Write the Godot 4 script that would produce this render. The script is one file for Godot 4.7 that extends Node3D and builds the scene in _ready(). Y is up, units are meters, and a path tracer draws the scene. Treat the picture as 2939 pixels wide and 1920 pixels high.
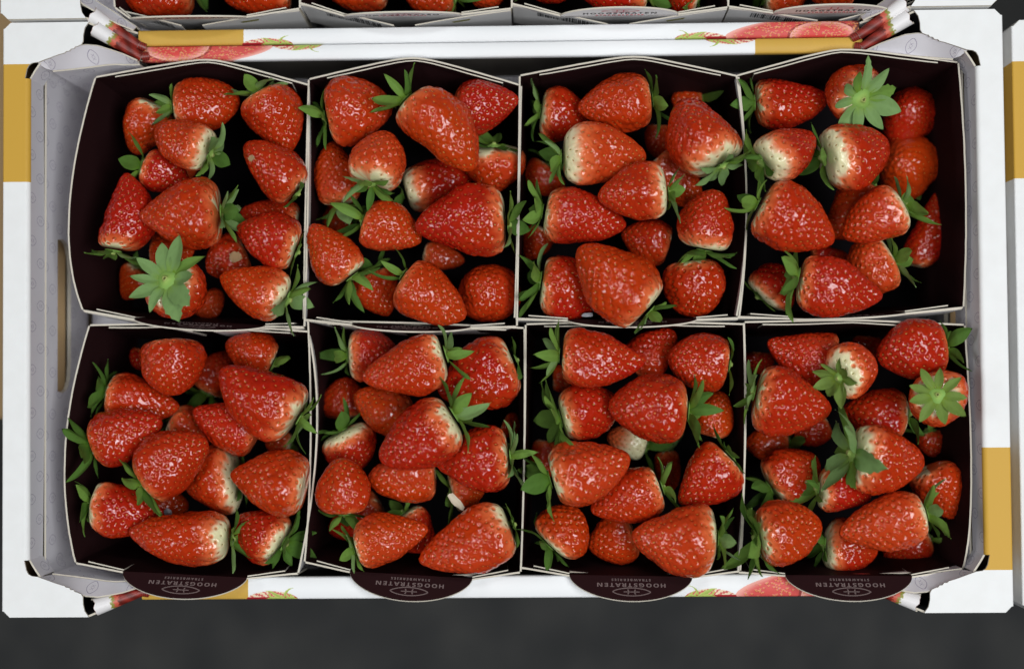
extends Node3D
# A tray of strawberries in eight cardboard punnets, seen from above. Lengths in the builders are millimetres, y = 0 is the top of the tray's corner plates.

const MM := 0.001
var rng := RandomNumberGenerator.new()
var noise := FastNoiseLite.new()
var M := {}
var sepals := []
var taken := {}


class Surf:
	var v := PackedVector3Array()
	var n := PackedVector3Array()
	var t := PackedVector2Array()

	func tri(a: Vector3, b: Vector3, c: Vector3, na: Vector3, nb: Vector3, nc: Vector3, ta := Vector2.ZERO, tb := Vector2.ZERO, tc := Vector2.ZERO) -> void:
		if (b - a).cross(c - a).dot(na + nb + nc) > 0.0:
			v.append_array([a, c, b])
			n.append_array([na, nc, nb])
			t.append_array([ta, tc, tb])
		else:
			v.append_array([a, b, c])
			n.append_array([na, nb, nc])
			t.append_array([ta, tb, tc])

	func quad(a: Vector3, b: Vector3, c: Vector3, d: Vector3, toward: Vector3, ta := Vector2.ZERO, tb := Vector2.ZERO, tc := Vector2.ZERO, td := Vector2.ZERO) -> void:
		var m := (c - a).cross(d - b).normalized()
		if m.dot(toward) < 0.0:
			m = -m
		tri(a, b, c, m, m, m, ta, tb, tc)
		tri(a, c, d, m, m, m, ta, tc, td)

	func put(mesh: ArrayMesh, material: Material) -> void:
		if v.is_empty():
			return
		var a := []
		a.resize(Mesh.ARRAY_MAX)
		var s := PackedVector3Array()
		for p in v:
			s.append(p * MM)
		a[Mesh.ARRAY_VERTEX] = s
		a[Mesh.ARRAY_NORMAL] = n
		a[Mesh.ARRAY_TEX_UV] = t
		mesh.add_surface_from_arrays(Mesh.PRIMITIVE_TRIANGLES, a)
		mesh.surface_set_material(mesh.get_surface_count() - 1, material)


func mm(x: float, y: float, z: float) -> Vector3:
	return Vector3(x, y, z)


func numbered(called: String) -> String:
	taken[called] = taken.get(called, 0) + 1
	return called if taken[called] == 1 else "%s_%03d" % [called, taken[called] - 1]


func thing(called: String, label: String, category: String, at: Vector3, group := "") -> Node3D:
	var o := Node3D.new()
	o.name = numbered(called)
	add_child(o)
	o.position = at * MM
	tag(o, label, category, group)
	return o


func tag(o: Node3D, label: String, category: String, group := "") -> void:
	o.set_meta("label", label)
	o.set_meta("category", category)
	if group:
		o.set_meta("group", group)


func part(called: String, mesh: Mesh, parent: Node3D, material: Material = null) -> MeshInstance3D:
	var o := MeshInstance3D.new()
	o.name = called
	o.mesh = mesh
	if material:
		o.material_override = material
	parent.add_child(o, true)
	return o


func lin(r: float, g: float, b: float) -> Color:
	return Color(r, g, b).linear_to_srgb()


func mat(called: String, color: Color, rough: float, spec := 0.5) -> StandardMaterial3D:
	var m := StandardMaterial3D.new()
	m.resource_name = called
	m.albedo_color = color
	m.roughness = rough
	m.metallic_specular = spec
	M[called] = m
	return m


# ---------------------------------------------------------------- flat and folded board

# a flat board cut to an outline: face looks along +z of the frame
func sheet(called: String, outline: PackedVector2Array, thick: float, f: Transform3D, face: Material, back: Material, edge: Material, parent: Node3D, uv := 21.7) -> MeshInstance3D:
	var mesh := ArrayMesh.new()
	var top := Surf.new()
	var low := Surf.new()
	var rim := Surf.new()
	if Geometry2D.is_polygon_clockwise(outline):
		outline.reverse()
	var k := Geometry2D.triangulate_polygon(outline)
	var up := f.basis.z.normalized()
	var down := -up * thick
	for i in range(0, k.size(), 3):
		var p := []
		var q := []
		for j in 3:
			var a: Vector2 = outline[k[i + j]]
			p.append(f * Vector3(a.x, a.y, 0.0))
			q.append(a / uv)
		top.tri(p[0], p[1], p[2], up, up, up, q[0], q[1], q[2])
		low.tri(p[0] + down, p[1] + down, p[2] + down, -up, -up, -up, q[0], q[1], q[2])
	for i in outline.size():
		var a := outline[i]
		var b := outline[(i + 1) % outline.size()]
		var out := (b - a).orthogonal()
		var pa := f * Vector3(a.x, a.y, 0.0)
		var pb := f * Vector3(b.x, b.y, 0.0)
		rim.quad(pa, pb, pb + down, pa + down, f.basis * Vector3(-out.x, -out.y, 0.0) * -1.0)
	top.put(mesh, face)
	low.put(mesh, back)
	rim.put(mesh, edge)
	return part(called, mesh, parent)


# a bent board between two rows of points; inside looks to the point given
func bent(called: String, low: PackedVector3Array, high: PackedVector3Array, thick: float, inside: Vector3, face: Material, back: Material, edge: Material, parent: Node3D, uv := 21.7) -> MeshInstance3D:
	var count := low.size()
	var normals := PackedVector3Array()
	for i in count:
		var a := maxi(i - 1, 0)
		var b := mini(i + 1, count - 1)
		var m := (high[b] + low[b] - high[a] - low[a]).cross(high[i] - low[i]).normalized()
		if m.dot(inside - (high[i] + low[i]) * 0.5) < 0.0:
			m = -m
		normals.append(m)
	var fs := Surf.new()
	var bs := Surf.new()
	var es := Surf.new()
	var along := 0.0
	for i in count - 1:
		var na := normals[i]
		var nb := normals[i + 1]
		var step := (high[i + 1] - high[i]).length()
		var ua := along / uv
		var ub := (along + step) / uv
		var ha := (high[i] - low[i]).length() / uv
		var hb := (high[i + 1] - low[i + 1]).length() / uv
		along += step
		fs.tri(low[i], low[i + 1], high[i + 1], na, nb, nb, Vector2(ua, 0), Vector2(ub, 0), Vector2(ub, hb))
		fs.tri(low[i], high[i + 1], high[i], na, nb, na, Vector2(ua, 0), Vector2(ub, hb), Vector2(ua, ha))
		var la := low[i] - na * thick
		var lb := low[i + 1] - nb * thick
		var xa := high[i] - na * thick
		var xb := high[i + 1] - nb * thick
		bs.tri(la, lb, xb, -na, -nb, -nb, Vector2(ua, 0), Vector2(ub, 0), Vector2(ub, hb))
		bs.tri(la, xb, xa, -na, -nb, -na, Vector2(ua, 0), Vector2(ub, hb), Vector2(ua, ha))
		es.quad(high[i], high[i + 1], xb, xa, high[i] - low[i])
		es.quad(low[i], low[i + 1], lb, la, low[i] - high[i])
	for i in [0, count - 1]:
		var d := normals[i] * thick
		es.quad(low[i], high[i], high[i] - d, low[i] - d, high[i] - high[count - 1 - i])
	var mesh := ArrayMesh.new()
	fs.put(mesh, face)
	bs.put(mesh, back)
	es.put(mesh, edge)
	return part(called, mesh, parent)


func block(called: String, lo: Vector3, hi: Vector3, m: Material, parent: Node3D, soft := 0.0) -> MeshInstance3D:
	var s := Surf.new()
	var c := (lo + hi) * 0.5
	var e := (hi - lo) * 0.5
	for axis in 3:
		for side in [-1.0, 1.0]:
			var n := Vector3.ZERO
			n[axis] = side
			var u := Vector3.ZERO
			u[(axis + 1) % 3] = e[(axis + 1) % 3] - soft
			var w := Vector3.ZERO
			w[(axis + 2) % 3] = e[(axis + 2) % 3] - soft
			var o := c + n * e[axis]
			s.quad(o - u - w, o + u - w, o + u + w, o - u + w, n)
	if soft > 0.0:
		for axis in 3:
			var a1 := (axis + 1) % 3
			var a2 := (axis + 2) % 3
			for s1 in [-1.0, 1.0]:
				for s2 in [-1.0, 1.0]:
					var p := c
					var q := c
					p[a1] += s1 * e[a1]
					p[a2] += s2 * (e[a2] - soft)
					q[a1] += s1 * (e[a1] - soft)
					q[a2] += s2 * e[a2]
					var d := Vector3.ZERO
					d[axis] = e[axis] - soft
					s.quad(p - d, p + d, q + d, q - d, p + q - 2.0 * c)
	var mesh := ArrayMesh.new()
	s.put(mesh, m)
	return part(called, mesh, parent)


# a roll of board from a to b, open at a
func roll(called: String, a: Vector3, b: Vector3, r: float, wall: float, m: Material, inner: Material, edge: Material, parent: Node3D, wobble := 0.0, taper := 1.0) -> MeshInstance3D:
	var axis := (b - a).normalized()
	var u := axis.cross(Vector3.UP).normalized()
	var w := u.cross(axis)
	var outside := Surf.new()
	var hollow := Surf.new()
	var ring := Surf.new()
	var steps := 28
	for i in steps:
		var p := []
		for j in 2:
			var ang := TAU * (i + j) / steps
			var d := u * cos(ang) + w * sin(ang)
			var back := axis * wobble * (sin(ang * 3.0 + 1.0) + 0.6 * sin(ang * 7.0))
			p.append([d, a + d * r + back, b + d * r * taper, a + d * (r - wall) + back, b + d * (r * taper - wall), (i + j) / float(steps)])
		var x: Array = p[0]
		var y: Array = p[1]
		outside.tri(x[1], y[1], y[2], x[0], y[0], y[0], Vector2(0, x[5]), Vector2(0, y[5]), Vector2(1, y[5]))
		outside.tri(x[1], y[2], x[2], x[0], y[0], x[0], Vector2(0, x[5]), Vector2(1, y[5]), Vector2(1, x[5]))
		hollow.tri(x[3], y[3], y[4], -x[0], -y[0], -y[0])
		hollow.tri(x[3], y[4], x[4], -x[0], -y[0], -x[0])
		ring.quad(x[1], y[1], y[3], x[3], -axis)
		ring.quad(x[2], y[2], y[4], x[4], axis)
	var mesh := ArrayMesh.new()
	outside.put(mesh, m)
	hollow.put(mesh, inner)
	ring.put(mesh, edge)
	return part(called, mesh, parent)


func lettering(called: String, text: String, at: Vector3, right: Vector3, up: Vector3, wide: float, tall: float, m: Material, parent: Node3D, spacing := 3) -> void:
	var key := text + str(spacing)
	var t: TextMesh
	if M.has(key):
		t = M[key]
	else:
		t = TextMesh.new()
		var font := SystemFont.new()
		font.font_names = PackedStringArray(["Droid Sans"])
		font.font_weight = 700
		var spread := FontVariation.new()
		spread.base_font = font
		spread.spacing_glyph = spacing
		t.font = spread
		t.text = text
		t.font_size = 32
		t.depth = 0.6
		t.pixel_size = 0.05
		t.curve_step = 2.0
		M[key] = t
	var size := t.get_aabb().size
	var middle := t.get_aabb().get_center()
	var n := right.cross(up).normalized()
	var b := Basis(right.normalized() * wide / size.x, up.normalized() * tall / size.y, n * 0.06 / size.z)
	var o := part(called, t, parent, m)
	o.transform = Transform3D(b.scaled(Vector3.ONE * MM), (at - b * middle) * MM)


# the oval mark with an H of two bowed strokes, as thin raised ink
func emblem(called: String, at: Vector3, right: Vector3, up: Vector3, wide: float, tall: float, m: Material, parent: Node3D) -> void:
	var n := right.cross(up).normalized()
	var s := Surf.new()
	var flat := func(p: Vector2) -> Vector3: return at + right * p.x * wide * 0.5 + up * p.y * tall * 0.5 + n * 0.05
	var stroke := func(pts: PackedVector2Array, half: float) -> void:
		for i in pts.size() - 1:
			var d := Vector2((pts[i + 1] - pts[i]).x * wide, (pts[i + 1] - pts[i]).y * tall).normalized().orthogonal() * half
			var e := Vector2(d.x / wide * 2.0, d.y / tall * 2.0)
			s.quad((flat as Callable).call(pts[i] - e), (flat as Callable).call(pts[i] + e), (flat as Callable).call(pts[i + 1] + e), (flat as Callable).call(pts[i + 1] - e), n)
	for side in [-1.0, 1.0]:
		var rim := PackedVector2Array()
		for i in 17:
			var x := -1.0 + i / 8.0
			rim.append(Vector2(x, side * pow(1.0 - x * x, 0.75)))
		(stroke as Callable).call(rim, 0.28)
		var bar := PackedVector2Array()
		for i in 7:
			var y := -0.62 + i * 1.24 / 6.0
			bar.append(Vector2(side * (0.16 + 0.1 * y * y), y))
		(stroke as Callable).call(bar, 0.3)
		(stroke as Callable).call(PackedVector2Array([Vector2(side * 0.2, 0.0), Vector2(side * 0.42, 0.0)]), 0.26)
	(stroke as Callable).call(PackedVector2Array([Vector2(-0.17, 0.0), Vector2(0.17, 0.0)]), 0.26)
	var mesh := ArrayMesh.new()
	s.put(mesh, m)
	part(called, mesh, parent)


# ---------------------------------------------------------------- punnets

# points: rim far left, far peak, far right, right middle, near right, flap right, flap tip, flap left, near left, left middle
func punnet(label: String, near: bool, rear: float, p: Array) -> void:
	var c: Vector3 = (p[0] + p[2] + p[4] + p[8]) * 0.25
	c.y = -40.0
	var o := thing("punnet", label, "punnet", Vector3(c.x, -87.0, c.z), "cardboard punnets of strawberries")
	var off := Vector3(-c.x, 87.0, -c.z)
	var q := []
	for a in p:
		q.append(a + off)
	var foot := func(a: Vector3) -> Vector3: return Vector3(a.x * 0.93, 1.2, a.z * 0.93)
	var inside := Vector3(0, 45, 0)
	var dark: Material = M.maroon
	var white: Material = M.carton
	var edge: Material = M.cut
	var chain := func(a: Vector3, m: Vector3, b: Vector3, count: int, sharp: float) -> PackedVector3Array:
		var r := PackedVector3Array()
		for i in count + 1:
			var s := i / float(count)
			var straight := a.lerp(b, s)
			var bow := m - (a + b) * 0.5
			var e := 1.0 - absf(2.0 * s - 1.0) if sharp > 0.5 else 1.0 - pow(2.0 * s - 1.0, 2.0)
			if sharp > 0.5:
				var x := 2.0 * s - 1.0
				e = 1.0 - (sqrt(x * x + 0.03) - 0.1732) / (1.01489 - 0.1732)
			var j := Vector3(0, rng.randf_range(-0.22, 0.22), 0)
			r.append(straight + bow * e + j)
		return r
	var feet := func(tops: PackedVector3Array) -> PackedVector3Array:
		var r := PackedVector3Array()
		var a: Vector3 = (foot as Callable).call(tops[0])
		var b: Vector3 = (foot as Callable).call(tops[tops.size() - 1])
		for i in tops.size():
			r.append(a.lerp(b, i / float(tops.size() - 1)))
		return r
	var far: PackedVector3Array = (chain as Callable).call(q[0], q[1], q[2], 24, 1.0)
	bent("end_wall", (feet as Callable).call(far), far, 0.9, inside, dark, white, edge, o)
	var right: PackedVector3Array = (chain as Callable).call(q[2], q[3], q[4], 30, 0.0)
	bent("side_wall", (feet as Callable).call(right), right, 0.9, inside, dark, white, edge, o)
	var left: PackedVector3Array = (chain as Callable).call(q[0], q[9], q[8], 30, 0.0)
	bent("side_wall", (feet as Callable).call(left), left, 0.9, inside, dark, white, edge, o)
	var near_left := PackedVector3Array()
	var near_mid := PackedVector3Array()
	var near_right := PackedVector3Array()
	for i in 9:
		near_left.append(q[8].lerp(q[7], i / 8.0) + Vector3(0, rng.randf_range(-0.15, 0.15), 0))
		near_right.append(q[5].lerp(q[4], i / 8.0) + Vector3(0, rng.randf_range(-0.15, 0.15), 0))
	for i in 13:
		near_mid.append(q[7].lerp(q[5], i / 12.0))
	var run: float = q[4].x - q[8].x
	for w in [near_left, near_mid, near_right]:
		var low := PackedVector3Array()
		var fa: Vector3 = (foot as Callable).call(q[8])
		var fb: Vector3 = (foot as Callable).call(q[4])
		for a in w:
			low.append(fa.lerp(fb, clampf((a.x - q[8].x) / run, 0.0, 1.0)))
		bent("end_wall", low, w, 0.9, inside, dark, white, dark if w == near_mid else edge, o)
	# the inner fold that doubles each end wall
	for w in [far, near_left, near_right]:
		var up := PackedVector3Array()
		var low := PackedVector3Array()
		var count: int = w.size()
		var skip := 2 if count > 12 else 0
		for i in range(skip, count - skip):
			if w == near_left and i < 2 or w == near_right and i > count - 3:
				continue
			var a: Vector3 = w[i]
			var s := i / (count - 1.0)
			var gap := sin(PI * s * 2.0) * 0.7 if count > 12 else (1.0 - s if w == near_left else s) * 1.2
			var inward := Vector3(0, 0, -signf(a.z)) * (1.2 + absf(gap))
			up.append(a + inward * 0.8 - Vector3(0, 0.8, 0))
			low.append(a.lerp((foot as Callable).call(a), 0.36) + inward * 0.35)
		bent("inner_fold", low, up, 0.6, inside, dark, dark, edge, o)
	# creases that run down from the corners of the end walls
	for w in [far, near_left, near_right]:
		var ends := [0.035, 0.965] if w == far else ([0.1] if w == near_left else [0.9])
		for e in ends:
			var toward := 1.0 if e < 0.5 else -1.0
			var run_to: float = (0.11 if w == far else 0.42) * toward
			var line := PackedVector3Array()
			for i in 5:
				var u: float = e + run_to * i / 4.0
				var f: float = clampf(u, 0.0, 1.0) * (w.size() - 1)
				var top: Vector3 = w[int(f)].lerp(w[mini(int(f) + 1, w.size() - 1)], f - int(f))
				line.append(top.lerp((foot as Callable).call(top), 0.02 + 0.1 * i) + Vector3(0, 0.1, -signf(top.z) * 0.12))
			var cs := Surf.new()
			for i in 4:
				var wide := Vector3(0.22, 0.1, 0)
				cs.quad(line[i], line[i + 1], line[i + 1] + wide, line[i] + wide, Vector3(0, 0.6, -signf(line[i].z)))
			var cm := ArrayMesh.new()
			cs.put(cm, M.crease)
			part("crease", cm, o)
	# the lettered flap
	var fold: Vector3 = (q[7] + q[5]) * 0.5
	var across: Vector3 = (q[5] - q[7]).normalized()
	var tip: Vector3 = q[6] - fold
	tip -= across * tip.dot(across)
	var reach := tip.length()
	tip = tip.normalized()
	var lo := PackedVector3Array()
	var hi := PackedVector3Array()
	for i in 33:
		var s := 0.5 - 0.5 * cos(PI * i / 32.0)
		var a: Vector3 = q[7].lerp(q[5], s)
		var e := pow(maxf(0.0, 1.0 - pow(absf(2.0 * s - 1.0), 2.0)), 0.6)
		lo.append(a - tip * 0.05)
		hi.append(a + tip * (0.3 + (reach - 0.3) * e))
	var above := fold + Vector3(0, 60, -30)
	var flap := bent("flap", lo, hi, 0.8, above, dark, white, edge, o)
	var n := tip.cross(across)
	if n.dot(above - fold) < 0.0:
		n = -n
	var ink: Material = M.pale_ink
	var rd := -across
	var lift := n * 0.04
	var k := reach / 14.0
	if rear > 0.5:
		rd = across
		lift = -n * 0.86
	if rear < 0.5:
		emblem("logo", fold + tip * 9.0 * k + lift, rd, tip, 19.0, 4.4 * k, ink, flap)
		lettering("brand_lettering", "HOOGSTRATEN", fold + tip * 5.2 * k + lift, rd, tip, 34.0, 2.1 * k, ink, flap)
		lettering("small_lettering", "STRAWBERRIES", fold + tip * 2.3 * k + lift, rd, tip, 19.5, 1.25 * k, ink, flap, 6)
	else:
		emblem("logo", fold + tip * 8.6 * k + lift, rd, tip, 19.0, 4.6 * k, M.red_ink, flap)
		lettering("brand_lettering", "HOOGSTRATEN", fold + tip * 4.2 * k + lift, rd, tip, 37.0, 2.8 * k, M.dark_ink, flap)
		lettering("small_lettering", "STRAWBERRIES", fold + tip * 1.2 * k + lift, rd, tip, 24.0, 1.5 * k, M.red_ink, flap, 6)
	# two outer leaves that lock below the flap
	for side in [-1.0, 1.0]:
		var from: Vector3 = q[8] if side < 0.0 else q[4]
		var to := Vector3(fold.x + side * 5.5, fold.y - 7.0, maxf(q[8].z, q[4].z) + (7.0 if rear > 0.5 else 2.5))
		from += Vector3(0, -1.4, 1.3)
		var ups := PackedVector3Array()
		var lows := PackedVector3Array()
		for i in 13:
			var s := i / 12.0
			ups.append(from.lerp(to, s) + Vector3(0, 1.6 * sin(PI * s), 0))
			lows.append(from.lerp(to, s) + Vector3(0, -30.0, 1.0))
		var leaf := bent("outer_leaf", lows, ups, 0.6, fold + Vector3(0, 40, 120), white, white, edge, o)
		if rear > 0.5 and side < 0.0:
			var bars := Surf.new()
			var x := 0.26
			while x < 0.86:
				var w := 0.006 * rng.randi_range(1, 3)
				var g := []
				for e in [[x, 0.16], [x + w, 0.16], [x + w, 0.72], [x, 0.72]]:
					var a: Vector3 = from.lerp(to, e[0]) + Vector3(0, 1.6 * sin(PI * e[0]), 0)
					var b := from.lerp(to, e[0]) + Vector3(0, -30.0, 1.0)
					g.append(a.lerp(b, e[1] * 0.42) + Vector3(0, 0.02, 0.12))
				bars.quad(g[0], g[1], g[2], g[3], Vector3(0, 0.2, 1))
				x += w + 0.006 * rng.randi_range(1, 2)
			var bm := ArrayMesh.new()
			bars.put(bm, M.dark_ink)
			part("barcode", bm, leaf)
		elif rear > 0.5:
			var spot := Surf.new()
			var g := []
			for e in [[0.42, 0.3], [0.62, 0.3], [0.6, 0.48], [0.44, 0.48]]:
				var a: Vector3 = from.lerp(to, e[0]) + Vector3(0, 1.6 * sin(PI * e[0]), 0)
				g.append(a.lerp(from.lerp(to, e[0]) + Vector3(0, -30.0, 1.0), e[1] * 0.42) + Vector3(0, 0.02, 0.12))
			spot.quad(g[0], g[1], g[2], g[3], Vector3(0, 0.2, 1))
			var sm := ArrayMesh.new()
			spot.put(sm, M.olive_ink)
			part("printed_mark", sm, leaf)
	var fa: Vector3 = (foot as Callable).call(q[0])
	var fb: Vector3 = (foot as Callable).call(q[2])
	var fc: Vector3 = (foot as Callable).call(q[4])
	var fd: Vector3 = (foot as Callable).call(q[8])
	bent("base_panel", PackedVector3Array([fa, fb]), PackedVector3Array([fd, fc]), 0.9, inside, M.shaded_base, white, edge, o)


# ---------------------------------------------------------------- the white tray

func corner_outline() -> PackedVector2Array:
	return PackedVector2Array([Vector2(0.6, 3.6), Vector2(3.6, 0.6), Vector2(43.3, 0.6), Vector2(41.2, 3.5), Vector2(40.4, 7), Vector2(40.3, 10.4), Vector2(39.4, 12.0), Vector2(37.4, 12.9), Vector2(36.4, 13.0), Vector2(35.6, 14.0), Vector2(34.2, 14.1), Vector2(33.4, 15.2), Vector2(31.8, 15.3), Vector2(31.0, 16.1), Vector2(28, 16.9), Vector2(17.6, 20.6), Vector2(14.6, 21.0), Vector2(12.9, 22.0), Vector2(11.8, 24), Vector2(11.2, 27), Vector2(10.8, 28.8)])


func tray(label: String, at: Vector3, lean: float, turned_print := false) -> Node3D:
	var o := thing("fruit_tray", label, "tray", at + Vector3(0, -90, 0), "white cardboard fruit trays")
	var white: Material = M.board
	var mauve: Material = M.lining
	var edge: Material = M.cut
	var H := 90.0
	for sx in [-1.0, 1.0]:
		var outline := corner_outline()
		var other := corner_outline()
		other.reverse()
		for a in other:
			outline.append(Vector2(a.x, 299.2 - a.y))
		for i in outline.size():
			outline[i] = Vector2(sx * (250.0 - outline[i].x), 149.6 - outline[i].y)
		var z0 := 128.2 if sx > 0.0 else -68.5
		var z1 := z0 - 60.0 if sx > 0.0 else -128.0
		var lo := minf(z0, z1)
		var hi := maxf(z0, z1)
		var f := Transform3D(Basis(Vector3(1, 0, 0), Vector3(0, 0, 1), Vector3(0, -1, 0)), Vector3(0, H, 0))
		f = Transform3D(Basis(Vector3(1, 0, 0), Vector3(0, 0, -1), Vector3(0, 1, 0)), Vector3(0, H, 0))
		for band in [[-200.0, lo, false], [lo, hi, true], [hi, 200.0, false]]:
			var box := PackedVector2Array([Vector2(-300, band[0]), Vector2(300, band[0]), Vector2(300, band[1]), Vector2(-300, band[1])])
			for piece in Geometry2D.intersect_polygons(outline, box):
				var g := PackedVector2Array()
				for a in piece:
					g.append(Vector2(a.x, -a.y))
				sheet("colour_panel" if band[2] else "rim_plate", g, 1.1, f, M.gold if band[2] else white, M.kraft, edge, o)
			# the rounded folds along the rim, inside and outside
			for fold in [[0.6, 3.6, 295.6, -1.0], [10.8, 28.8, 270.4, 1.0]]:
				var za := maxf(149.6 - fold[2], band[0])
				var zb := minf(149.6 - fold[1], band[1])
				if zb <= za:
					continue
				var s := Surf.new()
				var r := 2.4 if fold[3] > 0.0 else 1.0
				for i in 6:
					var pts := []
					for j in 2:
						var ang := PI * 0.5 * (i + j) / 6.0
						var n := Vector3(-sx * fold[3] * sin(ang), cos(ang), 0)
						var e := Vector3(sx * (250.0 - fold[0]), H - r, 0) + n * r
						pts.append([e, n])
					var a0: Vector3 = pts[0][0]
					var a1: Vector3 = pts[1][0]
					s.tri(a0 + Vector3(0, 0, za), a1 + Vector3(0, 0, za), a1 + Vector3(0, 0, zb), pts[0][1], pts[1][1], pts[1][1])
					s.tri(a0 + Vector3(0, 0, za), a1 + Vector3(0, 0, zb), a0 + Vector3(0, 0, zb), pts[0][1], pts[1][1], pts[0][1])
				var fm := ArrayMesh.new()
				s.put(fm, M.gold if band[2] else white)
				part("rim_fold", fm, o)
			var oa := maxf(-146.0, band[0])
			var ob := minf(146.0, band[1])
			var spans := [[oa, ob, 0.0, H - 1.0]]
			if oa < -38.0 and ob > 44.0:
				spans = [[oa, -38.0, 0.0, H - 1.0], [-38.0, 44.0, 0.0, 30.0], [-38.0, 44.0, 58.0, H - 1.0], [44.0, ob, 0.0, H - 1.0]]
			for span in spans:
				if span[1] <= span[0]:
					continue
				oa = span[0]
				ob = span[1]
				bent("outer_wall", PackedVector3Array([Vector3(sx * 250.0, span[2], oa), Vector3(sx * 250.0, span[2], ob)]), PackedVector3Array([Vector3(sx * 250.0, span[3], oa), Vector3(sx * 250.0, span[3], ob)]), 1.0, Vector3(sx * 900, 40, 0), M.gold if band[2] else white, M.kraft, edge, o)
		bent("wall_filler", PackedVector3Array([Vector3(sx * 248.6, 30.5, -120), Vector3(sx * 248.6, 30.5, 120)]), PackedVector3Array([Vector3(sx * 239.2, 29.5, -120), Vector3(sx * 239.2, 29.5, 120)]), 1.0, Vector3(0, 400, 0), M.kraft, M.kraft, edge, o)
		# the lining: a hanging inner fold, then the inner wall with its hand hole
		var xi: float = sx * 236.8
		bent("inner_fold", PackedVector3Array([Vector3(xi, H - 20.0, -120.8), Vector3(xi - sx * 0.6, H - 20.6, -40), Vector3(xi - sx * 0.6, H - 20.6, 40), Vector3(xi, H - 20.0, 120.8)]), PackedVector3Array([Vector3(xi, H - 2.4, -120.8), Vector3(xi, H - 2.4, -40), Vector3(xi, H - 2.4, 40), Vector3(xi, H - 2.4, 120.8)]), 1.0, Vector3(0, 60, 0), mauve, mauve, edge, o)
		var wall := PackedVector2Array([Vector2(-146, 2), Vector2(146, 2), Vector2(146, 52), Vector2(43, 52), Vector2(44, 44), Vector2(42, 37), Vector2(36, 32.5), Vector2(27, 31), Vector2(-22, 31), Vector2(-31, 32.5), Vector2(-36, 37), Vector2(-38, 44), Vector2(-37, 52), Vector2(-146, 52)])
		var place := Transform3D(Basis(Vector3(0, 0, sx), Vector3(0, 1, 0), Vector3(-sx, 0, 0)), Vector3(xi - sx * 1.3, 0, 0))
		if sx > 0.0:
			for i in wall.size():
				wall[i] = Vector2(wall[i].x, wall[i].y)
		sheet("inner_wall", wall, 2.0, place, mauve, M.kraft, edge, o)
		sheet("inner_wall", PackedVector2Array([Vector2(-146, 52), Vector2(146, 52), Vector2(146, 69), Vector2(-146, 69)]), 1.0, place, mauve, M.kraft, edge, o)
	for sz in [-1.0, 1.0]:
		var push: float = lean if sz > 0.0 else 0.0
		var za: float = 131.5 if sz > 0.0 else 131.2
		var zb: float = 142.6 if sz > 0.0 else 139.0
		if push > 0.0:
			za += 3.0
		var f := Transform3D(Basis(Vector3(1, 0, 0), Vector3(0, 0, -1), Vector3(0, 1, 0)), Vector3(0, H - 12.0, 0))
		# the long rim: a folded tube of board with the print on its top
		var s := Surf.new()
		var prof := []
		for i in 9:
			var ang := PI * i / 8.0
			var r := 1.6
			var mid: float = (za + zb) * 0.5
			var half := (zb - za) * 0.5
			var zc := mid - (half - r) * signf(cos(ang)) if absf(cos(ang)) > 0.01 else mid
			prof.append([Vector3(0, H - 12.0 - r + r * sin(ang) , zc - r * cos(ang)), Vector3(0, sin(ang), -cos(ang))])
		prof.insert(0, [prof[0][0] + Vector3(0, -2, 0), Vector3(0, 0, -1)])
		prof.append([prof[prof.size() - 1][0] + Vector3(0, -70, 0), Vector3(0, 0, 1)])
		for i in prof.size() - 1:
			var a: Vector3 = prof[i][0]
			var b: Vector3 = prof[i + 1][0]
			var va := clampf((a.z - za) / (zb - za), 0.0, 1.0)
			var vb := clampf((b.z - za) / (zb - za), 0.0, 1.0)
			var na: Vector3 = prof[i][1]
			var nb: Vector3 = prof[i + 1][1]
			if sz < 0.0:
				a.z = -a.z
				b.z = -b.z
				na.z = -na.z
				nb.z = -nb.z
			a.z += push
			b.z += push
			var x := 183.5
			var u0 := 0.0 if sz > 0.0 else 1.0
			s.tri(a + Vector3(-x, 0, 0), a + Vector3(x, 0, 0), b + Vector3(x, 0, 0), na, na, nb, Vector2(u0, va), Vector2(1.0 - u0, va), Vector2(1.0 - u0, vb))
			s.tri(a + Vector3(-x, 0, 0), b + Vector3(x, 0, 0), b + Vector3(-x, 0, 0), na, nb, nb, Vector2(u0, va), Vector2(1.0 - u0, vb), Vector2(u0, vb))
		var mesh := ArrayMesh.new()
		s.put(mesh, M.print)
		part("printed_rim", mesh, o)
		# inner and outer skins of the long wall
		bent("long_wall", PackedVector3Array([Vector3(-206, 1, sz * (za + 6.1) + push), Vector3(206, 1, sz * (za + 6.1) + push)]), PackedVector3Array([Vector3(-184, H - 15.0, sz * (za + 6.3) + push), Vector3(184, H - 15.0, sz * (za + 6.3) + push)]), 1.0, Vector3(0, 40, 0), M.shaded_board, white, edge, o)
		for sx in [-1.0, 1.0]:
			corner(o, sx, sz, push)
	sheet("floor_panel", PackedVector2Array([Vector2(-233, -146), Vector2(233, -146), Vector2(233, 146), Vector2(-233, 146)]), 1.5, Transform3D(Basis(Vector3(1, 0, 0), Vector3(0, 0, -1), Vector3(0, 1, 0)), Vector3(0, 2.0, 0)), mauve, M.kraft, edge, o)
	for x in [-201.0, -188.0, 188.0, 201.0]:
		block("floor_seam", Vector3(x - 1.4, 2.0, -24), Vector3(x + 1.4, 3.2, 24), white, o, 0.3)
	return o


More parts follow.
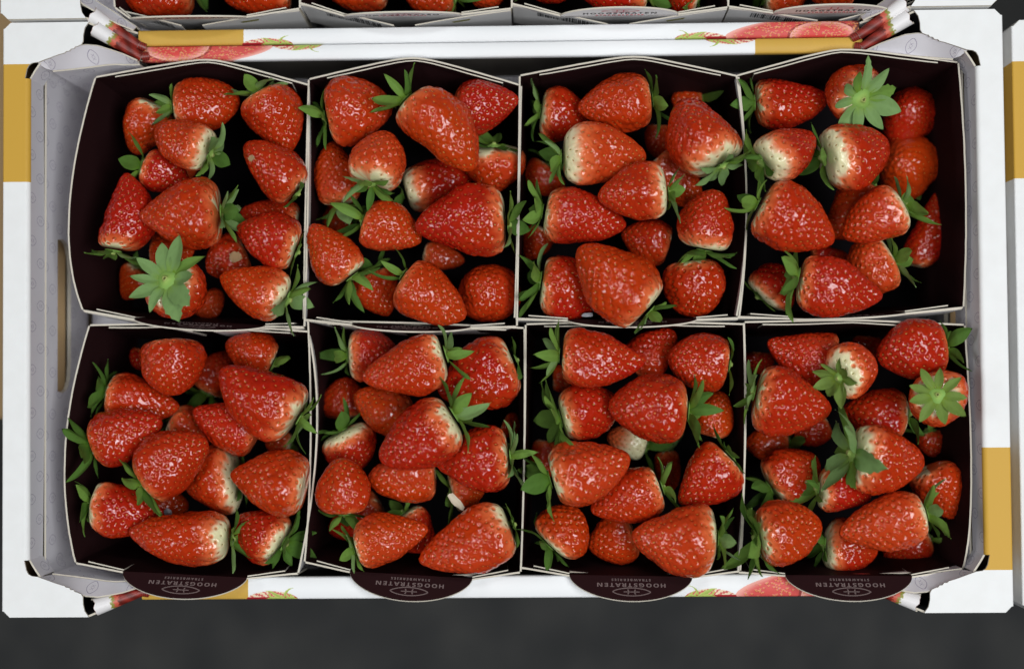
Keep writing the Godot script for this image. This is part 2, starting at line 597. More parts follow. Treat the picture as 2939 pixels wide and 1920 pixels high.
func corner(o: Node3D, sx: float, sz: float, push: float) -> void:
	var H := 90.0
	var at := func(a: float, y: float, b: float, p: float) -> Vector3: return Vector3(sx * (250.0 - a), H + y, sz * (149.6 - b) + push * p)
	var g := func(list: Array) -> PackedVector3Array:
		var r := PackedVector3Array()
		for e in list:
			r.append((at as Callable).call(e[0], e[1], e[2], e[3]))
		return r
	var mauve: Material = M.lining
	var inside := Vector3(0, 400, 0)
	# the gusset folded down across the corner, its torn upper edge against the plate
	var torn: PackedVector3Array = (g as Callable).call([[17.0, -1.6, 20.9, 0], [22, -1.4, 19.0, 0], [28, -1.3, 16.8, 0], [33, -1.3, 14.6, 0], [37, -1.3, 12.4, 0], [41.5, -1.6, 11.0, 0.15], [47, -2.5, 10.4, 0.3], [53, -4.0, 11.2, 0.55], [59, -5.4, 12.2, 0.75], [65.5, -7.0, 14.2, 1.0]])
	var fold: PackedVector3Array = (g as Callable).call([[19.5, -5, 20.4, 0], [21.5, -9.5, 20.4, 0], [27, -10.5, 19.6, 0], [32.5, -11, 18.8, 0.05], [38, -11.5, 18.0, 0.1], [43, -12, 17.2, 0.2], [48, -12, 16.4, 0.35], [53, -12, 16.0, 0.5], [58, -11.8, 16.2, 0.7], [65.8, -10.5, 16.4, 1.0]])
	if sz < 0.0:
		for i in torn.size():
			torn[i].z += maxf(0.0, (i - 4) / 5.0) * 5.0
			fold[i].z += 2.4 + i * 0.12
	bent("gusset", fold, torn, 0.8, inside, mauve, M.kraft, M.cut, o)
	var deep := PackedVector3Array()
	var head := PackedVector3Array()
	for i in range(1, 10):
		head.append(fold[i] + Vector3(0, -0.8, -sz * 0.6))
		deep.append(fold[i] + Vector3(sx * 0.5, -66.0 - fold[i].y + H - 12.0, sz * 0.8))
	bent("gusset_wall", deep, head, 0.8, Vector3(0, 60, 0), mauve, M.kraft, M.cut, o)
	# the side lining turns in beside the slot
	bent("inner_fold", (g as Callable).call([[13.2, -20, 28.8, 0], [15.4, -20, 25, 0], [19.5, -20, 20.8, 0]]), (g as Callable).call([[13.2, -2.4, 28.8, 0], [15.8, -1.6, 25, 0], [18.6, -2.0, 20.6, 0]]), 0.9, Vector3(0, 60, 0), mauve, mauve, M.cut, o)
	# the printed roll of board that locks the corner
	var a: Vector3 = (at as Callable).call(45.0, -4.6, 4.9 if sz > 0.0 else 2.6, 0.1)
	var b: Vector3 = (at as Callable).call(67.0, -11.0, 11.5 if sz > 0.0 else 16.5, 1.25)
	roll("corner_roll", a, b, 4.5, 0.9, M.roll_print, M.pit, M.cut, o, 0.5, 0.52)
	var c: Vector3 = b + Vector3(-sx * 3.0, -1.5, sz * 1.0)
	roll("corner_roll", b + (a - b) * 0.02, c, 2.2, 0.6, M.roll_red, M.pit, M.cut, o, 0.2)
	# outer faces of the corner post, and the dark box inside it
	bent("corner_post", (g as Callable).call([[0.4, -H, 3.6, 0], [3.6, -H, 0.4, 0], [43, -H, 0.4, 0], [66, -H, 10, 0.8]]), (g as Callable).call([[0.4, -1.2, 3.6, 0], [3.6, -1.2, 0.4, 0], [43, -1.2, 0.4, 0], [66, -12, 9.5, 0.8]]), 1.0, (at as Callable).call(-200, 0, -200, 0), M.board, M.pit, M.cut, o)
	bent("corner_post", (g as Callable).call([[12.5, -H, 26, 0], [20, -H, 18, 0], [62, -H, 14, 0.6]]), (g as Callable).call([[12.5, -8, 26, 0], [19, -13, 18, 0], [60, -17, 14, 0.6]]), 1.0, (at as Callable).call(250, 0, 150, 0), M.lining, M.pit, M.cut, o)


# ---------------------------------------------------------------- strawberries

func make_sepals() -> void:
	for kind in 10:
		var wide: float = [0.36, 0.42, 0.3, 0.4, 0.34, 0.46, 0.28, 0.38, 0.44, 0.33][kind]
		var curl: float = [0.1, 0.35, -0.2, 0.6, 0.2, -0.1, 0.8, 0.45, 0.0, -0.3][kind]
		var teeth: bool = kind in [2, 5]
		var twist: float = [0.2, -0.3, 0.1, 0.4, -0.5, 0.0, 0.3, -0.15, 0.25, -0.4][kind]
		var rows := 13
		var cols := 7
		var v := PackedVector3Array()
		var n := PackedVector3Array()
		var c := PackedColorArray()
		var idx := PackedInt32Array()
		for i in rows:
			var s := i / float(rows - 1)
			var half := wide * 0.5 * (0.36 + 0.64 * pow(sin(PI * minf(1.0, s * 0.8 + 0.1)), 0.8)) * pow(maxf(0.0, 1.0 - pow(s, 4.0)), 0.75)
			if s < 0.2:
				half *= 0.6 + 2.0 * s
			if teeth and s > 0.6:
				half *= 1.0 + 0.2 * (1.0 if i % 2 == 0 else -0.6)
			var bend := curl * s * s
			var z := s - 0.25 * curl * curl * s * s * s
			var y := bend
			for j in cols:
				var u := -1.0 + 2.0 * j / (cols - 1)
				var roll_ := twist * s
				var x := u * half
				var lift := 0.10 * absf(u) * sin(PI * s) + 0.02 * sin(s * 9.0 + kind) * u
				v.append(Vector3(x * cos(roll_), y + lift + x * sin(roll_), z))
				n.append(Vector3.UP)
				var vein := 1.0 + 0.35 * maxf(0.0, 1.0 - absf(u) * 4.0) * (1.0 - s) - 0.10 * pow(absf(sin((s * 1.0 - absf(u) * 0.22) * 24.0)), 6.0)
				var root := maxf(0.0, 1.0 - s * 3.2)
				c.append(Color(vein * (1.0 + 1.0 * root), vein * (1.0 + 0.6 * root), vein * (1.0 - 0.45 * root)))
		for i in rows - 1:
			for j in cols - 1:
				var a := i * cols + j
				idx.append_array([a, a + 1, a + cols, a + 1, a + cols + 1, a + cols])
		for i in rows:
			for j in cols:
				var du := v[i * cols + mini(j + 1, cols - 1)] - v[i * cols + maxi(j - 1, 0)]
				var dv := v[mini(i + 1, rows - 1) * cols + j] - v[maxi(i - 1, 0) * cols + j]
				var m := dv.cross(du)
				if m.length() < 1e-9:
					m = Vector3.UP
				n[i * cols + j] = m.normalized()
		var arrays := []
		arrays.resize(Mesh.ARRAY_MAX)
		arrays[Mesh.ARRAY_VERTEX] = v
		arrays[Mesh.ARRAY_NORMAL] = n
		arrays[Mesh.ARRAY_COLOR] = c
		arrays[Mesh.ARRAY_INDEX] = idx
		var mesh := ArrayMesh.new()
		mesh.add_surface_from_arrays(Mesh.PRIMITIVE_TRIANGLES, arrays)
		sepals.append(mesh)
	# the cap the sepals grow from, with the broken stem
	var s := SurfaceTool.new()
	s.begin(Mesh.PRIMITIVE_TRIANGLES)
	var prof := [[0.0, -0.6], [0.55, -0.55], [0.5, -1.0], [0.85, -1.15], [1.0, -0.75], [1.25, -0.3], [2.2, 0.05], [3.3, 0.35], [4.0, 0.9]]
	var tint := [Color(0.10, 0.12, 0.03), Color(0.10, 0.12, 0.03), Color(0.30, 0.30, 0.10), Color(0.34, 0.40, 0.12), Color(0.30, 0.40, 0.11), Color(0.28, 0.42, 0.10), Color(0.24, 0.40, 0.09), Color(0.2, 0.36, 0.08), Color(0.2, 0.34, 0.08)]
	for i in prof.size() - 1:
		for j in 16:
			var q := []
			for e in [[i, j], [i + 1, j], [i + 1, j + 1], [i, j + 1]]:
				var ang: float = TAU * e[1] / 16.0
				var r: float = prof[e[0]][0] * (1.0 + 0.12 * sin(ang * 3.0))
				q.append([Vector3(cos(ang) * r, sin(ang) * r, prof[e[0]][1]) * MM, tint[e[0]]])
			for k in [0, 2, 1, 0, 3, 2]:
				s.set_color(q[k][1])
				s.set_smooth_group(0)
				s.add_vertex(q[k][0])
	s.index()
	s.generate_normals()
	M.cap_mesh = s.commit()


var room := AABB()


func berry(label: String, group: String, base: Vector3, tip: Vector3, wide: float, k: float, collar: float, bend: float, leaves: int, open: float, leaf: float, tone: int, layer: int) -> void:
	var long := (tip - base).length()
	var axis := (tip - base) / long
	long = maxf(long, wide * 0.72)
	var up := Vector3.UP - axis * axis.y
	if up.length() < 0.15:
		up = Vector3(0.3, 0, 1) - axis * axis.dot(Vector3(0.3, 0, 1))
	up = up.normalized()
	var side := up.cross(axis).normalized()
	var o := thing("strawberry", label, "strawberry", base, group)
	o.basis = Basis(side, up, axis)
	k += 0.04
	var NT: int = [124, 110, 76, 48][layer]
	var NP: int = [112, 104, 84, 60][layer]
	var W := wide * 0.5
	# the profile round the axis
	var peak := 0.0
	for i in 40:
		var t := PI * i / 39.0
		peak = maxf(peak, pow(sin(t), 0.87 - 0.13 * cos(t)) * (1.0 + k * cos(t)))
	var lobe := rng.randf_range(0.015, 0.055)
	var lobe2 := rng.randf_range(0.005, 0.03)
	var ph := rng.randf() * TAU
	var ph2 := rng.randf() * TAU
	var flatten := rng.randf_range(0.9, 1.0)
	var seed_ := rng.randf() * 1000.0
	var sway := rng.randf_range(-0.08, 0.08)
	var P := PackedVector3Array()
	P.resize(NT * NP)
	var rows_r := PackedFloat32Array()
	rows_r.resize(NT)
	var phis := PackedFloat32Array()
	var cs := PackedFloat32Array()
	var sn := PackedFloat32Array()
	var shape := PackedFloat32Array()
	var ridge := PackedFloat32Array()
	var rib := rng.randf_range(0.0, 0.035)
	for j in NP:
		var tau := TAU * j / NP
		var phi := tau - 0.6 * sin(tau)
		phis.append(phi)
		cs.append(cos(phi))
		sn.append(sin(phi))
		shape.append(1.0 + lobe * cos(2.0 * phi + ph) + lobe2 * cos(3.0 * phi + ph2))
		ridge.append(rib * cos(5.0 * phi + ph2 * 2.0 + 0.8 * sin(phi)))
	for i in NT:
		var t := PI * (0.004 + 0.992 * i / (NT - 1.0))
		var z := -cos(t)
		var r := W * pow(sin(t), 0.87 - 0.13 * cos(t)) * (1.0 - k * z) / peak
		rows_r[i] = r
		var s := (z + 1.0) * 0.5 * long + 0.05 * long * exp(-pow(t / 0.42, 2.0))
		var bx := bend * wide * (1.0 - z * z) + sway * wide * (1.0 - z * z)
		for j in NP:
			var rr := r * (shape[j] + ridge[j] * (0.5 - 0.5 * z))
			var x := sn[j] * rr + bx
			var y := cs[j] * rr * flatten
			var w := noise.get_noise_3d(x * 1.9 + seed_, y * 1.9, s * 1.9) * 0.14
			P[i * NP + j] = Vector3(x + sn[j] * rr * w, y + cs[j] * rr * w, s)
	# seeds spread evenly over the skin, each in its pit
	var cum := PackedFloat32Array()
	var total := 0.0
	for i in 160:
		var t := PI * (i + 0.5) / 160.0
		var z := -cos(t)
		var r := W * pow(sin(t), 0.87 - 0.13 * cos(t)) * (1.0 - k * z) / peak
		var t2 := t + PI / 160.0
		var r2 := W * pow(maxf(0.0, sin(t2)), 0.87 - 0.13 * cos(t2)) * (1.0 + k * cos(t2)) / peak
		var ds := Vector2(r2 - r, (-cos(t2) - z) * 0.5 * long).length()
		total += r * ds * (1.0 + 0.35 * z)
		cum.append(total)
	var pitch := rng.randf_range(3.6, 4.4) * clampf(sqrt(wide / 30.0), 0.8, 1.1)
	var count := int(TAU * total / (pitch * pitch * 0.87))
	var dent := PackedFloat32Array()
	dent.resize(NT * NP)
	var seeds := []
	var row_step := PI * 0.992 / (NT - 1.0)
	var turn := rng.randf() * TAU
	var deep := rng.randf_range(0.62, 0.9)
	var pit := pitch * 0.37
	for q in count:
		var want := (q + 0.5 + rng.randf_range(-0.25, 0.25)) / count * total
		var a := cum.bsearch(want)
		var t := PI * (a + 0.5) / 160.0
		if t < 0.36 or t > 3.02:
			continue
		var phi := fposmod(q * 2.399963 + turn + rng.randf_range(-0.09, 0.09), TAU)
		var tau := phi
		for step in 14:
			tau = phi + 0.6 * sin(tau)
		var fi := (t / PI - 0.004) / 0.992 * (NT - 1.0)
		var i0 := clampi(int(round(fi)), 1, NT - 2)
		var j0 := posmod(int(round(tau / TAU * NP)), NP)
		var here := P[i0 * NP + j0]
		var ri := maxf((P[(i0 + 1) * NP + j0] - P[(i0 - 1) * NP + j0]).length() * 0.5, 0.05)
		var rj := maxf((P[i0 * NP + (j0 + 1) % NP] - P[i0 * NP + (j0 + NP - 1) % NP]).length() * 0.5, 0.05)
		var reach := pit * 1.35
		var di := mini(int(ceil(reach / ri)), NT)
		var dj := mini(int(ceil(reach / rj)), NP / 2 - 1)
		var inv := 1.0 / (pit * pit)
		var hard := deep * rng.randf_range(0.8, 1.2) * (0.4 if here.z / long < collar * 0.9 else 1.0)
		for i in range(maxi(i0 - di, 0), mini(i0 + di, NT - 1) + 1):
			for jj in range(j0 - dj, j0 + dj + 1):
				var at := i * NP + posmod(jj, NP)
				var d := (P[at] - here).length_squared() * inv
				if d < 1.82:
					var e := sqrt(d)
					dent[at] += hard * (1.0 - smoothstep(0.18, 1.0, e)) - 0.10 * hard * maxf(0.0, 1.0 - absf(e - 1.02) / 0.33)
		seeds.append([i0, j0])
	var mid_a := long * 0.3
	var mid_b := long * 0.62
	for i in NT:
		for j in NP:
			var at := i * NP + j
			var p := P[at]
			var inner := Vector3(bend * wide * 0.8, 0, clampf(p.z, mid_a, mid_b))
			P[at] = p - (p - inner).normalized() * minf(dent[at], 1.2)
	var N := PackedVector3Array()
	N.resize(NT * NP)
	var C := PackedColorArray()
	C.resize(NT * NP)
	var warm := pow(rng.randf(), 1.3)
	var red := Color(0.36, 0.013, 0.004).lerp(Color(0.47, 0.044, 0.008), warm)
	var blush := Color(0.72, 0.15, 0.05)
	var cream := Color(0.80, 0.69, 0.44)
	var white_green := Color(0.75, 0.70, 0.42)
	var streak := rng.randf() * 20.0
	var uneven := rng.randf_range(-0.08, 0.08)
	for i in NT:
		var im := maxi(i - 1, 0) * NP
		var ip := mini(i + 1, NT - 1) * NP
		for j in NP:
			var at := i * NP + j
			var du := P[i * NP + (j + 1) % NP] - P[i * NP + (j + NP - 1) % NP]
			var dv := P[ip + j] - P[im + j]
			N[at] = dv.cross(du).normalized() * -1.0
			var s := P[at].z / long
			var w := noise.get_noise_3d(cs[j] * 60.0 + streak, sn[j] * 60.0, s * 25.0)
			var w2 := noise.get_noise_3d(cs[j] * 16.0 + seed_, sn[j] * 16.0, s * 16.0)
			var e := s + w * 0.10 + (w2 * 0.13 + uneven * cs[j] + uneven * sn[j] * 0.6) * (0.3 + collar * 1.6) + dent[at] * 0.10
			var f1 := smoothstep(collar * 0.75 + 0.01, collar * 1.2 + 0.15, e)
			var f0 := smoothstep(collar * 0.42, collar * 0.9 + 0.02, e)
			var col := white_green.lerp(cream, smoothstep(0.0, collar * 0.8 + 0.01, e)).lerp(blush, f0).lerp(red, f1)
			col = col.lerp(Color(0.50, 0.05, 0.012), clampf(w2 * 0.8, 0.0, 0.5) * f1)
			C[at] = col
	var first := P[0] - P[NP]
	if N[NP * (NT / 2)].dot(P[NP * (NT / 2)] - Vector3(0, 0, long * 0.45)) < 0.0:
		for at in N.size():
			N[at] = -N[at]
	var idx := PackedInt32Array()
	idx.resize((NT - 1) * NP * 6)
	var w := 0
	for i in NT - 1:
		for j in NP:
			var a := i * NP + j
			var b := i * NP + (j + 1) % NP
			idx[w] = a
			idx[w + 1] = b
			idx[w + 2] = a + NP
			idx[w + 3] = b
			idx[w + 4] = b + NP
			idx[w + 5] = a + NP
			w += 6
	# front faces run clockwise
	var mid := (NT / 2) * NP
	if (P[mid + 1] - P[mid]).cross(P[mid + NP] - P[mid]).dot(N[mid]) > 0.0:
		idx.reverse()
	var verts := PackedVector3Array()
	verts.resize(P.size())
	for at in P.size():
		verts[at] = P[at] * MM
	var arrays := []
	arrays.resize(Mesh.ARRAY_MAX)
	arrays[Mesh.ARRAY_VERTEX] = verts
	arrays[Mesh.ARRAY_NORMAL] = N
	arrays[Mesh.ARRAY_COLOR] = C
	arrays[Mesh.ARRAY_INDEX] = idx
	var mesh := ArrayMesh.new()
	mesh.add_surface_from_arrays(Mesh.PRIMITIVE_TRIANGLES, arrays)
	var fruit := part("fruit", mesh, o, M.flesh)
	# the seeds: one shell of little lenses
	var sv := PackedVector3Array()
	var sn_ := PackedVector3Array()
	var sc := PackedColorArray()
	var si := PackedInt32Array()
	for e in seeds:
		var at: int = e[0] * NP + e[1]
		var p := P[at]
		var n := N[at]
		var along := Vector3(0, 0, 1) - n * n.z
		along = along.normalized() if along.length() > 0.05 else n.cross(Vector3.UP).normalized()
		var cross := n.cross(along)
		var la := rng.randf_range(0.68, 0.86)
		var lb := la * rng.randf_range(0.5, 0.62)
		var s := p.z / long
		var col := Color(0.44, 0.26, 0.055).lerp(Color(0.50, 0.13, 0.02), rng.randf() * 0.7)
		if s < collar * 1.2 + 0.03:
			col = Color(0.30, 0.29, 0.07).lerp(Color(0.34, 0.16, 0.05), rng.randf())
		var first_at := sv.size()
		sv.append((p + n * 0.26) * MM)
		sn_.append(n)
		sc.append(col)
		for q in 7:
			var ang := TAU * q / 7.0
			var d := along * cos(ang) * la * (1.25 if q == 0 else 1.0) + cross * sin(ang) * lb
			sv.append((p + d + n * -0.04) * MM)
			sn_.append((n * 0.55 + d.normalized() * 0.8).normalized())
			sc.append(col * 0.8)
			si.append_array([first_at, first_at + 1 + q, first_at + 1 + (q + 1) % 7])
		if (sv[first_at + 1] - sv[first_at]).cross(sv[first_at + 2] - sv[first_at]).dot(n) > 0.0:
			for q in 7:
				var b := si.size() - 3 * (q + 1)
				var keep := si[b + 1]
				si[b + 1] = si[b + 2]
				si[b + 2] = keep
	if sv.size():
		var sa := []
		sa.resize(Mesh.ARRAY_MAX)
		sa[Mesh.ARRAY_VERTEX] = sv
		sa[Mesh.ARRAY_NORMAL] = sn_
		sa[Mesh.ARRAY_COLOR] = sc
		sa[Mesh.ARRAY_INDEX] = si
		var sm := ArrayMesh.new()
		sm.add_surface_from_arrays(Mesh.PRIMITIVE_TRIANGLES, sa)
		part("seeds", sm, fruit, M.seed).set_meta("kind", "stuff")
	if leaves > 0:
		var cap := part("calyx", M.cap_mesh, o, M.cap)
		cap.position = Vector3(0, 0, -0.1) * MM
		var size := clampf(leaf / 15.5, 0.65, 1.4) * (1.15 if open > 88.0 else 1.0)
		cap.scale = Vector3.ONE * size
		var spin := rng.randf() * TAU
		for q in leaves:
			var ang := spin + TAU * (q + rng.randf_range(-0.2, 0.2)) / leaves
			var lift := deg_to_rad(open + rng.randf_range(-13.0, 13.0) + (0.0 if q % 2 == 0 else -6.0))
			var radial := Vector3(cos(ang), sin(ang), 0)
			var z := Vector3(0, 0, -1) * cos(lift) + radial * sin(lift)
			var y := Vector3(0, 0, -1) * sin(lift) - radial * cos(lift)
			var x := y.cross(z)
			var length := leaf * rng.randf_range(0.76, 1.08) * MM / size
			for turn_back in 5:
				var end := o.transform * (cap.position + z * length * size) / MM
				if end.y > -4.0 or room.has_point(Vector3(end.x, -40, end.z)):
					break
				lift += 0.3
				z = Vector3(0, 0, -1) * cos(lift) + radial * sin(lift)
				y = Vector3(0, 0, -1) * sin(lift) - radial * cos(lift)
				x = y.cross(z)
				length *= 0.9
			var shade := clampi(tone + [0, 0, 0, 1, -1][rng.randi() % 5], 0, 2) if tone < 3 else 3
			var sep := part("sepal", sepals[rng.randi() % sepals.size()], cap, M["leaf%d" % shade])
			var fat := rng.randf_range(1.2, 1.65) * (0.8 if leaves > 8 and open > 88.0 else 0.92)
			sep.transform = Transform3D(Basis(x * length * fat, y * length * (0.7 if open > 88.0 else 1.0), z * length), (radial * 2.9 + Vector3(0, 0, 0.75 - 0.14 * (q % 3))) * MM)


# ---------------------------------------------------------------- computed prints

func oval_print() -> ImageTexture:
	var im := Image.create(256, 256, false, Image.FORMAT_RGB8)
	var paper := Color(0.87, 0.855, 0.875)
	im.fill(paper)
	var ink := Color(0.60, 0.57, 0.65)
	for oval in [[64.0, 64.0], [192.0, 192.0]]:
		for y in range(-62, 63):
			for x in range(-44, 45):
				var a := absf(x) / 30.0
				var b := absf(y) / 58.0
				var w := 1.0 - b * b
				var d := 9.0
				if b < 1.0:
					d = absf(a - pow(w, 0.8)) * 30.0 * maxf(0.35, pow(w, 0.5))
				var mark := d < 1.5
				if absf(y) < 30 and absf(x) < 14:
					for c in [-13.0, 13.0]:
						var u := absf(absf(y - c) - absf(x))
						if u < 1.4 and absf(y - c) < 11.0:
							mark = true
				if mark:
					im.set_pixel(clampi(int(oval[0]) + x, 0, 255), clampi(int(oval[1]) + y, 0, 255), ink)
	return ImageTexture.create_from_image(im)


# the long rim's print, seen with its outer edge at the bottom: gold block, berry stalk, white board, stalk, berries
func rim_print() -> ImageTexture:
	var wide := 1536
	var tall := 48
	var px := wide / 367.0
	var im := Image.create(wide, tall, false, Image.FORMAT_RGB8)
	im.fill(Color(0.93, 0.935, 0.94))
	for y in tall:
		for x in int(54.0 * px):
			im.set_pixel(x, y, Color(0.80, 0.64, 0.29).darkened(0.02 * absf(sin(x * 0.013))))
	var berry_red := Color(0.82, 0.33, 0.31)
	var flesh := Color(0.93, 0.67, 0.62)
	var r := RandomNumberGenerator.new()
	r.seed = 5
	# berries at the far end
	var dots := []
	for i in 260:
		dots.append(Vector2(r.randf_range(300, 367) * px, r.randf() * tall))
	for x in range(int(298.0 * px), wide):
		for y in tall:
			var u := x / px
			var v := y / float(tall)
			var edge := 299.0 + 13.0 * pow(v - 1.0, 2.0) * 1.6
			if u < edge:
				continue
			var c := berry_red
			var skin := smoothstep(edge, edge + 9.0, u)
			c = flesh.lerp(c, skin)
			var second := Vector2((u - 349.0) / 17.0, (v - 1.0) / 1.0).length()
			if second < 1.0:
				c = flesh.lerp(Color(0.82, 0.28, 0.26), smoothstep(1.0, 0.55, second))
			elif second < 1.08:
				c = c.darkened(0.25)
			if u > 362.0:
				c = c.lerp(Color(0.35, 0.16, 0.12), smoothstep(362.0, 367.0, u))
			im.set_pixel(x, y, c)
	for d in dots:
		for y in range(-3, 4):
			for x in range(-4, 5):
				var q := Vector2i(int(d.x) + x, int(d.y) + y)
				if q.x < (302.0 + 22.0 * pow(q.y / float(tall) - 1.0, 2.0)) * px or q.x >= wide or q.y < 0 or q.y >= tall:
					continue
				var far := Vector2(x / 4.0, y / 3.0).length()
				if far < 0.5:
					im.set_pixelv(q, Color(0.86, 0.55, 0.33))
				elif far < 1.0 and r.randf() < 0.65:
					im.set_pixelv(q, im.get_pixelv(q).lightened(0.28) if y < 0 else im.get_pixelv(q).darkened(0.12))
	# two half berries with their stalk leaves, cut by the rim's outer edge
	for k in [[54.0, 80.0, 1.0], [299.0, 273.0, -1.0]]:
		var from: float = k[0] * px
		var to: float = k[1] * px
		var dir: float = k[2]
		var centre := to - dir * 8.0 * px
		for x in range(int(minf(from, to)) - 40, int(maxf(from, to)) + 40):
			for y in tall:
				if x < 0 or x >= wide:
					continue
				var along := (x - from) * dir / px
				var v := (tall - 1 - y) / px
				var body := 4.2 * pow(clampf(1.0 - pow((along - 12.0) / 13.0, 2.0), 0.0, 1.0), 0.6)
				if along > -1.0 and v < body:
					var stripe := sin(along * 1.7 + v * 2.3 + 2.0 * sin(along * 0.61)) + 0.5 * sin(along * 4.1 - v)
					var c := Color(0.80, 0.40, 0.38) if stripe > 0.35 else Color(0.92, 0.84, 0.72)
					if v < 1.1:
						c = Color(0.66, 0.16, 0.19)
					if v < 3.0 and along > 10.0 and stripe < 0.1:
						c = Color(0.72, 0.76, 0.38)
					im.set_pixel(x, y, c)
		for f in [[0.25, 8.0, 0.8], [1.35, 7.5, 0.7], [2.55, 10.0, 1.2], [3.0, 9.0, 1.0]]:
			var steps := 90
			for s in steps:
				var e := s / float(steps)
				var ang: float = f[0] - 0.5 * e * e * (1.0 if f[0] < 1.5 else -0.3)
				var p: Vector2 = Vector2(cos(ang) * dir, -sin(ang)) * f[1] * e * px
				var half: float = f[2] * px * sin(PI * clampf(e * 0.9 + 0.1, 0.0, 1.0)) * 0.8
				for d in range(-int(half), int(half) + 1):
					var q := Vector2i(int(centre + p.x + d * sin(ang)), int(tall - 1 + p.y + d * absf(cos(ang))))
					if q.x >= 0 and q.x < wide and q.y >= 0 and q.y < tall:
						im.set_pixelv(q, Color(0.74, 0.79, 0.44).lerp(Color(0.60, 0.68, 0.32), 0.5 + 0.5 * d / maxf(half, 1.0)))
	return ImageTexture.create_from_image(im)


# along the corner roll: white board, a green fringe, then red fruit
func roll_print(all_red: bool) -> ImageTexture:
	var im := Image.create(64, 32, false, Image.FORMAT_RGB8)
	var r := RandomNumberGenerator.new()
	r.seed = 9
	for y in 32:
		var fringe := 22 + r.randi_range(-2, 2)
		for x in 64:
			var c := Color(0.56, 0.17, 0.13).lerp(Color(0.38, 0.11, 0.08), 0.5 + 0.5 * sin(x * 0.35 + y * 0.5))
			if not all_red and x < fringe:
				c = Color(0.90, 0.89, 0.89)
			elif not all_red and x < fringe + 4:
				c = Color(0.55, 0.55, 0.25)
			elif not all_red and x < fringe + 10:
				c = Color(0.78, 0.36, 0.28)
			im.set_pixel(x, y, c)
	return ImageTexture.create_from_image(im)


func materials() -> void:
	var board := mat("board", Color.WHITE, 0.58, 0.25)
	var bn := NoiseTexture2D.new()
	bn.width = 512
	bn.height = 512
	bn.seamless = true
	var bf := FastNoiseLite.new()
	bf.seed = 11
	bf.frequency = 0.02
	bf.fractal_octaves = 5
	bn.noise = bf
	var bg := Gradient.new()
	bg.set_color(0, Color(0.905, 0.905, 0.90))
	bg.set_color(1, Color(0.925, 0.927, 0.925))
	bn.color_ramp = bg
	board.albedo_texture = bn
	board.uv1_triplanar = true
	board.uv1_world_triplanar = true
	board.uv1_scale = Vector3.ONE * 7.0
	mat("carton", lin(0.74, 0.73, 0.73), 0.5)
	mat("kraft", lin(0.46, 0.31, 0.16), 0.85, 0.3)
	mat("cut", lin(0.62, 0.57, 0.48), 0.9, 0.2)
	mat("maroon", lin(0.024, 0.009, 0.010), 0.62, 0.12)
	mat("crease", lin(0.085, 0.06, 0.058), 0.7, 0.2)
	mat("shaded_board", lin(0.13, 0.115, 0.10), 0.8, 0.2)  # the shade of the gap behind the punnets is put into this colour
	mat("shaded_base", lin(0.006, 0.005, 0.006), 0.8, 0.08)  # punnet base darkened to near black, shade of the gaps painted in
	mat("gold", Color(0.79, 0.62, 0.25), 0.5, 0.3)
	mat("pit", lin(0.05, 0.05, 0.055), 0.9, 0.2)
	mat("pale_ink", lin(0.19, 0.14, 0.135), 0.5, 0.2)
	mat("red_ink", lin(0.60, 0.10, 0.13), 0.5)
	mat("dark_ink", lin(0.025, 0.025, 0.03), 0.5)
	mat("olive_ink", lin(0.22, 0.20, 0.03), 0.5)
	mat("lining", Color.WHITE, 0.5).albedo_texture = oval_print()
	mat("print", Color.WHITE, 0.5, 0.35).albedo_texture = rim_print()
	M.print.texture_repeat = false
	mat("roll_print", Color.WHITE, 0.4).albedo_texture = roll_print(false)
	mat("roll_red", Color.WHITE, 0.4).albedo_texture = roll_print(true)
	var flesh := mat("flesh", Color.WHITE, 0.09, 0.49)
	flesh.vertex_color_use_as_albedo = true
	flesh.subsurf_scatter_enabled = true
	flesh.subsurf_scatter_strength = 0.05
	var seed_m := mat("seed", Color.WHITE, 0.4, 0.4)
	seed_m.vertex_color_use_as_albedo = true
	var cap := mat("cap", Color.WHITE, 0.6, 0.3)
	cap.vertex_color_use_as_albedo = true
	var tones := [lin(0.175, 0.29, 0.10), lin(0.135, 0.245, 0.045), lin(0.075, 0.16, 0.028), lin(0.155, 0.235, 0.05)]  # pale for lit sepals, dark for shaded ones: light put into the greens
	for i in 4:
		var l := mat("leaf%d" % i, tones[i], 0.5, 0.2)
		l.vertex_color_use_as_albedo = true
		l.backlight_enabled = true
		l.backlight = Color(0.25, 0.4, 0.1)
	mat("flake", lin(0.30, 0.19, 0.10), 0.9, 0.1)
	mat("dry_paper", lin(0.55, 0.48, 0.36), 0.8)
	mat("scrap", lin(0.28, 0.28, 0.31), 0.4)
	var floor_m := mat("concrete", Color.WHITE, 0.8, 0.3)
	var ft := NoiseTexture2D.new()
	ft.width = 512
	ft.height = 512
	ft.seamless = true
	var fn := FastNoiseLite.new()
	fn.seed = 4
	fn.frequency = 0.012
	ft.noise = fn
	var ramp := Gradient.new()
	ramp.set_color(0, Color(0.19, 0.195, 0.20))
	ramp.set_color(1, Color(0.275, 0.275, 0.27))
	ft.color_ramp = ramp
	floor_m.albedo_texture = ft
	floor_m.uv1_triplanar = true
	floor_m.uv1_world_triplanar = true
	floor_m.uv1_scale = Vector3.ONE * 1.4


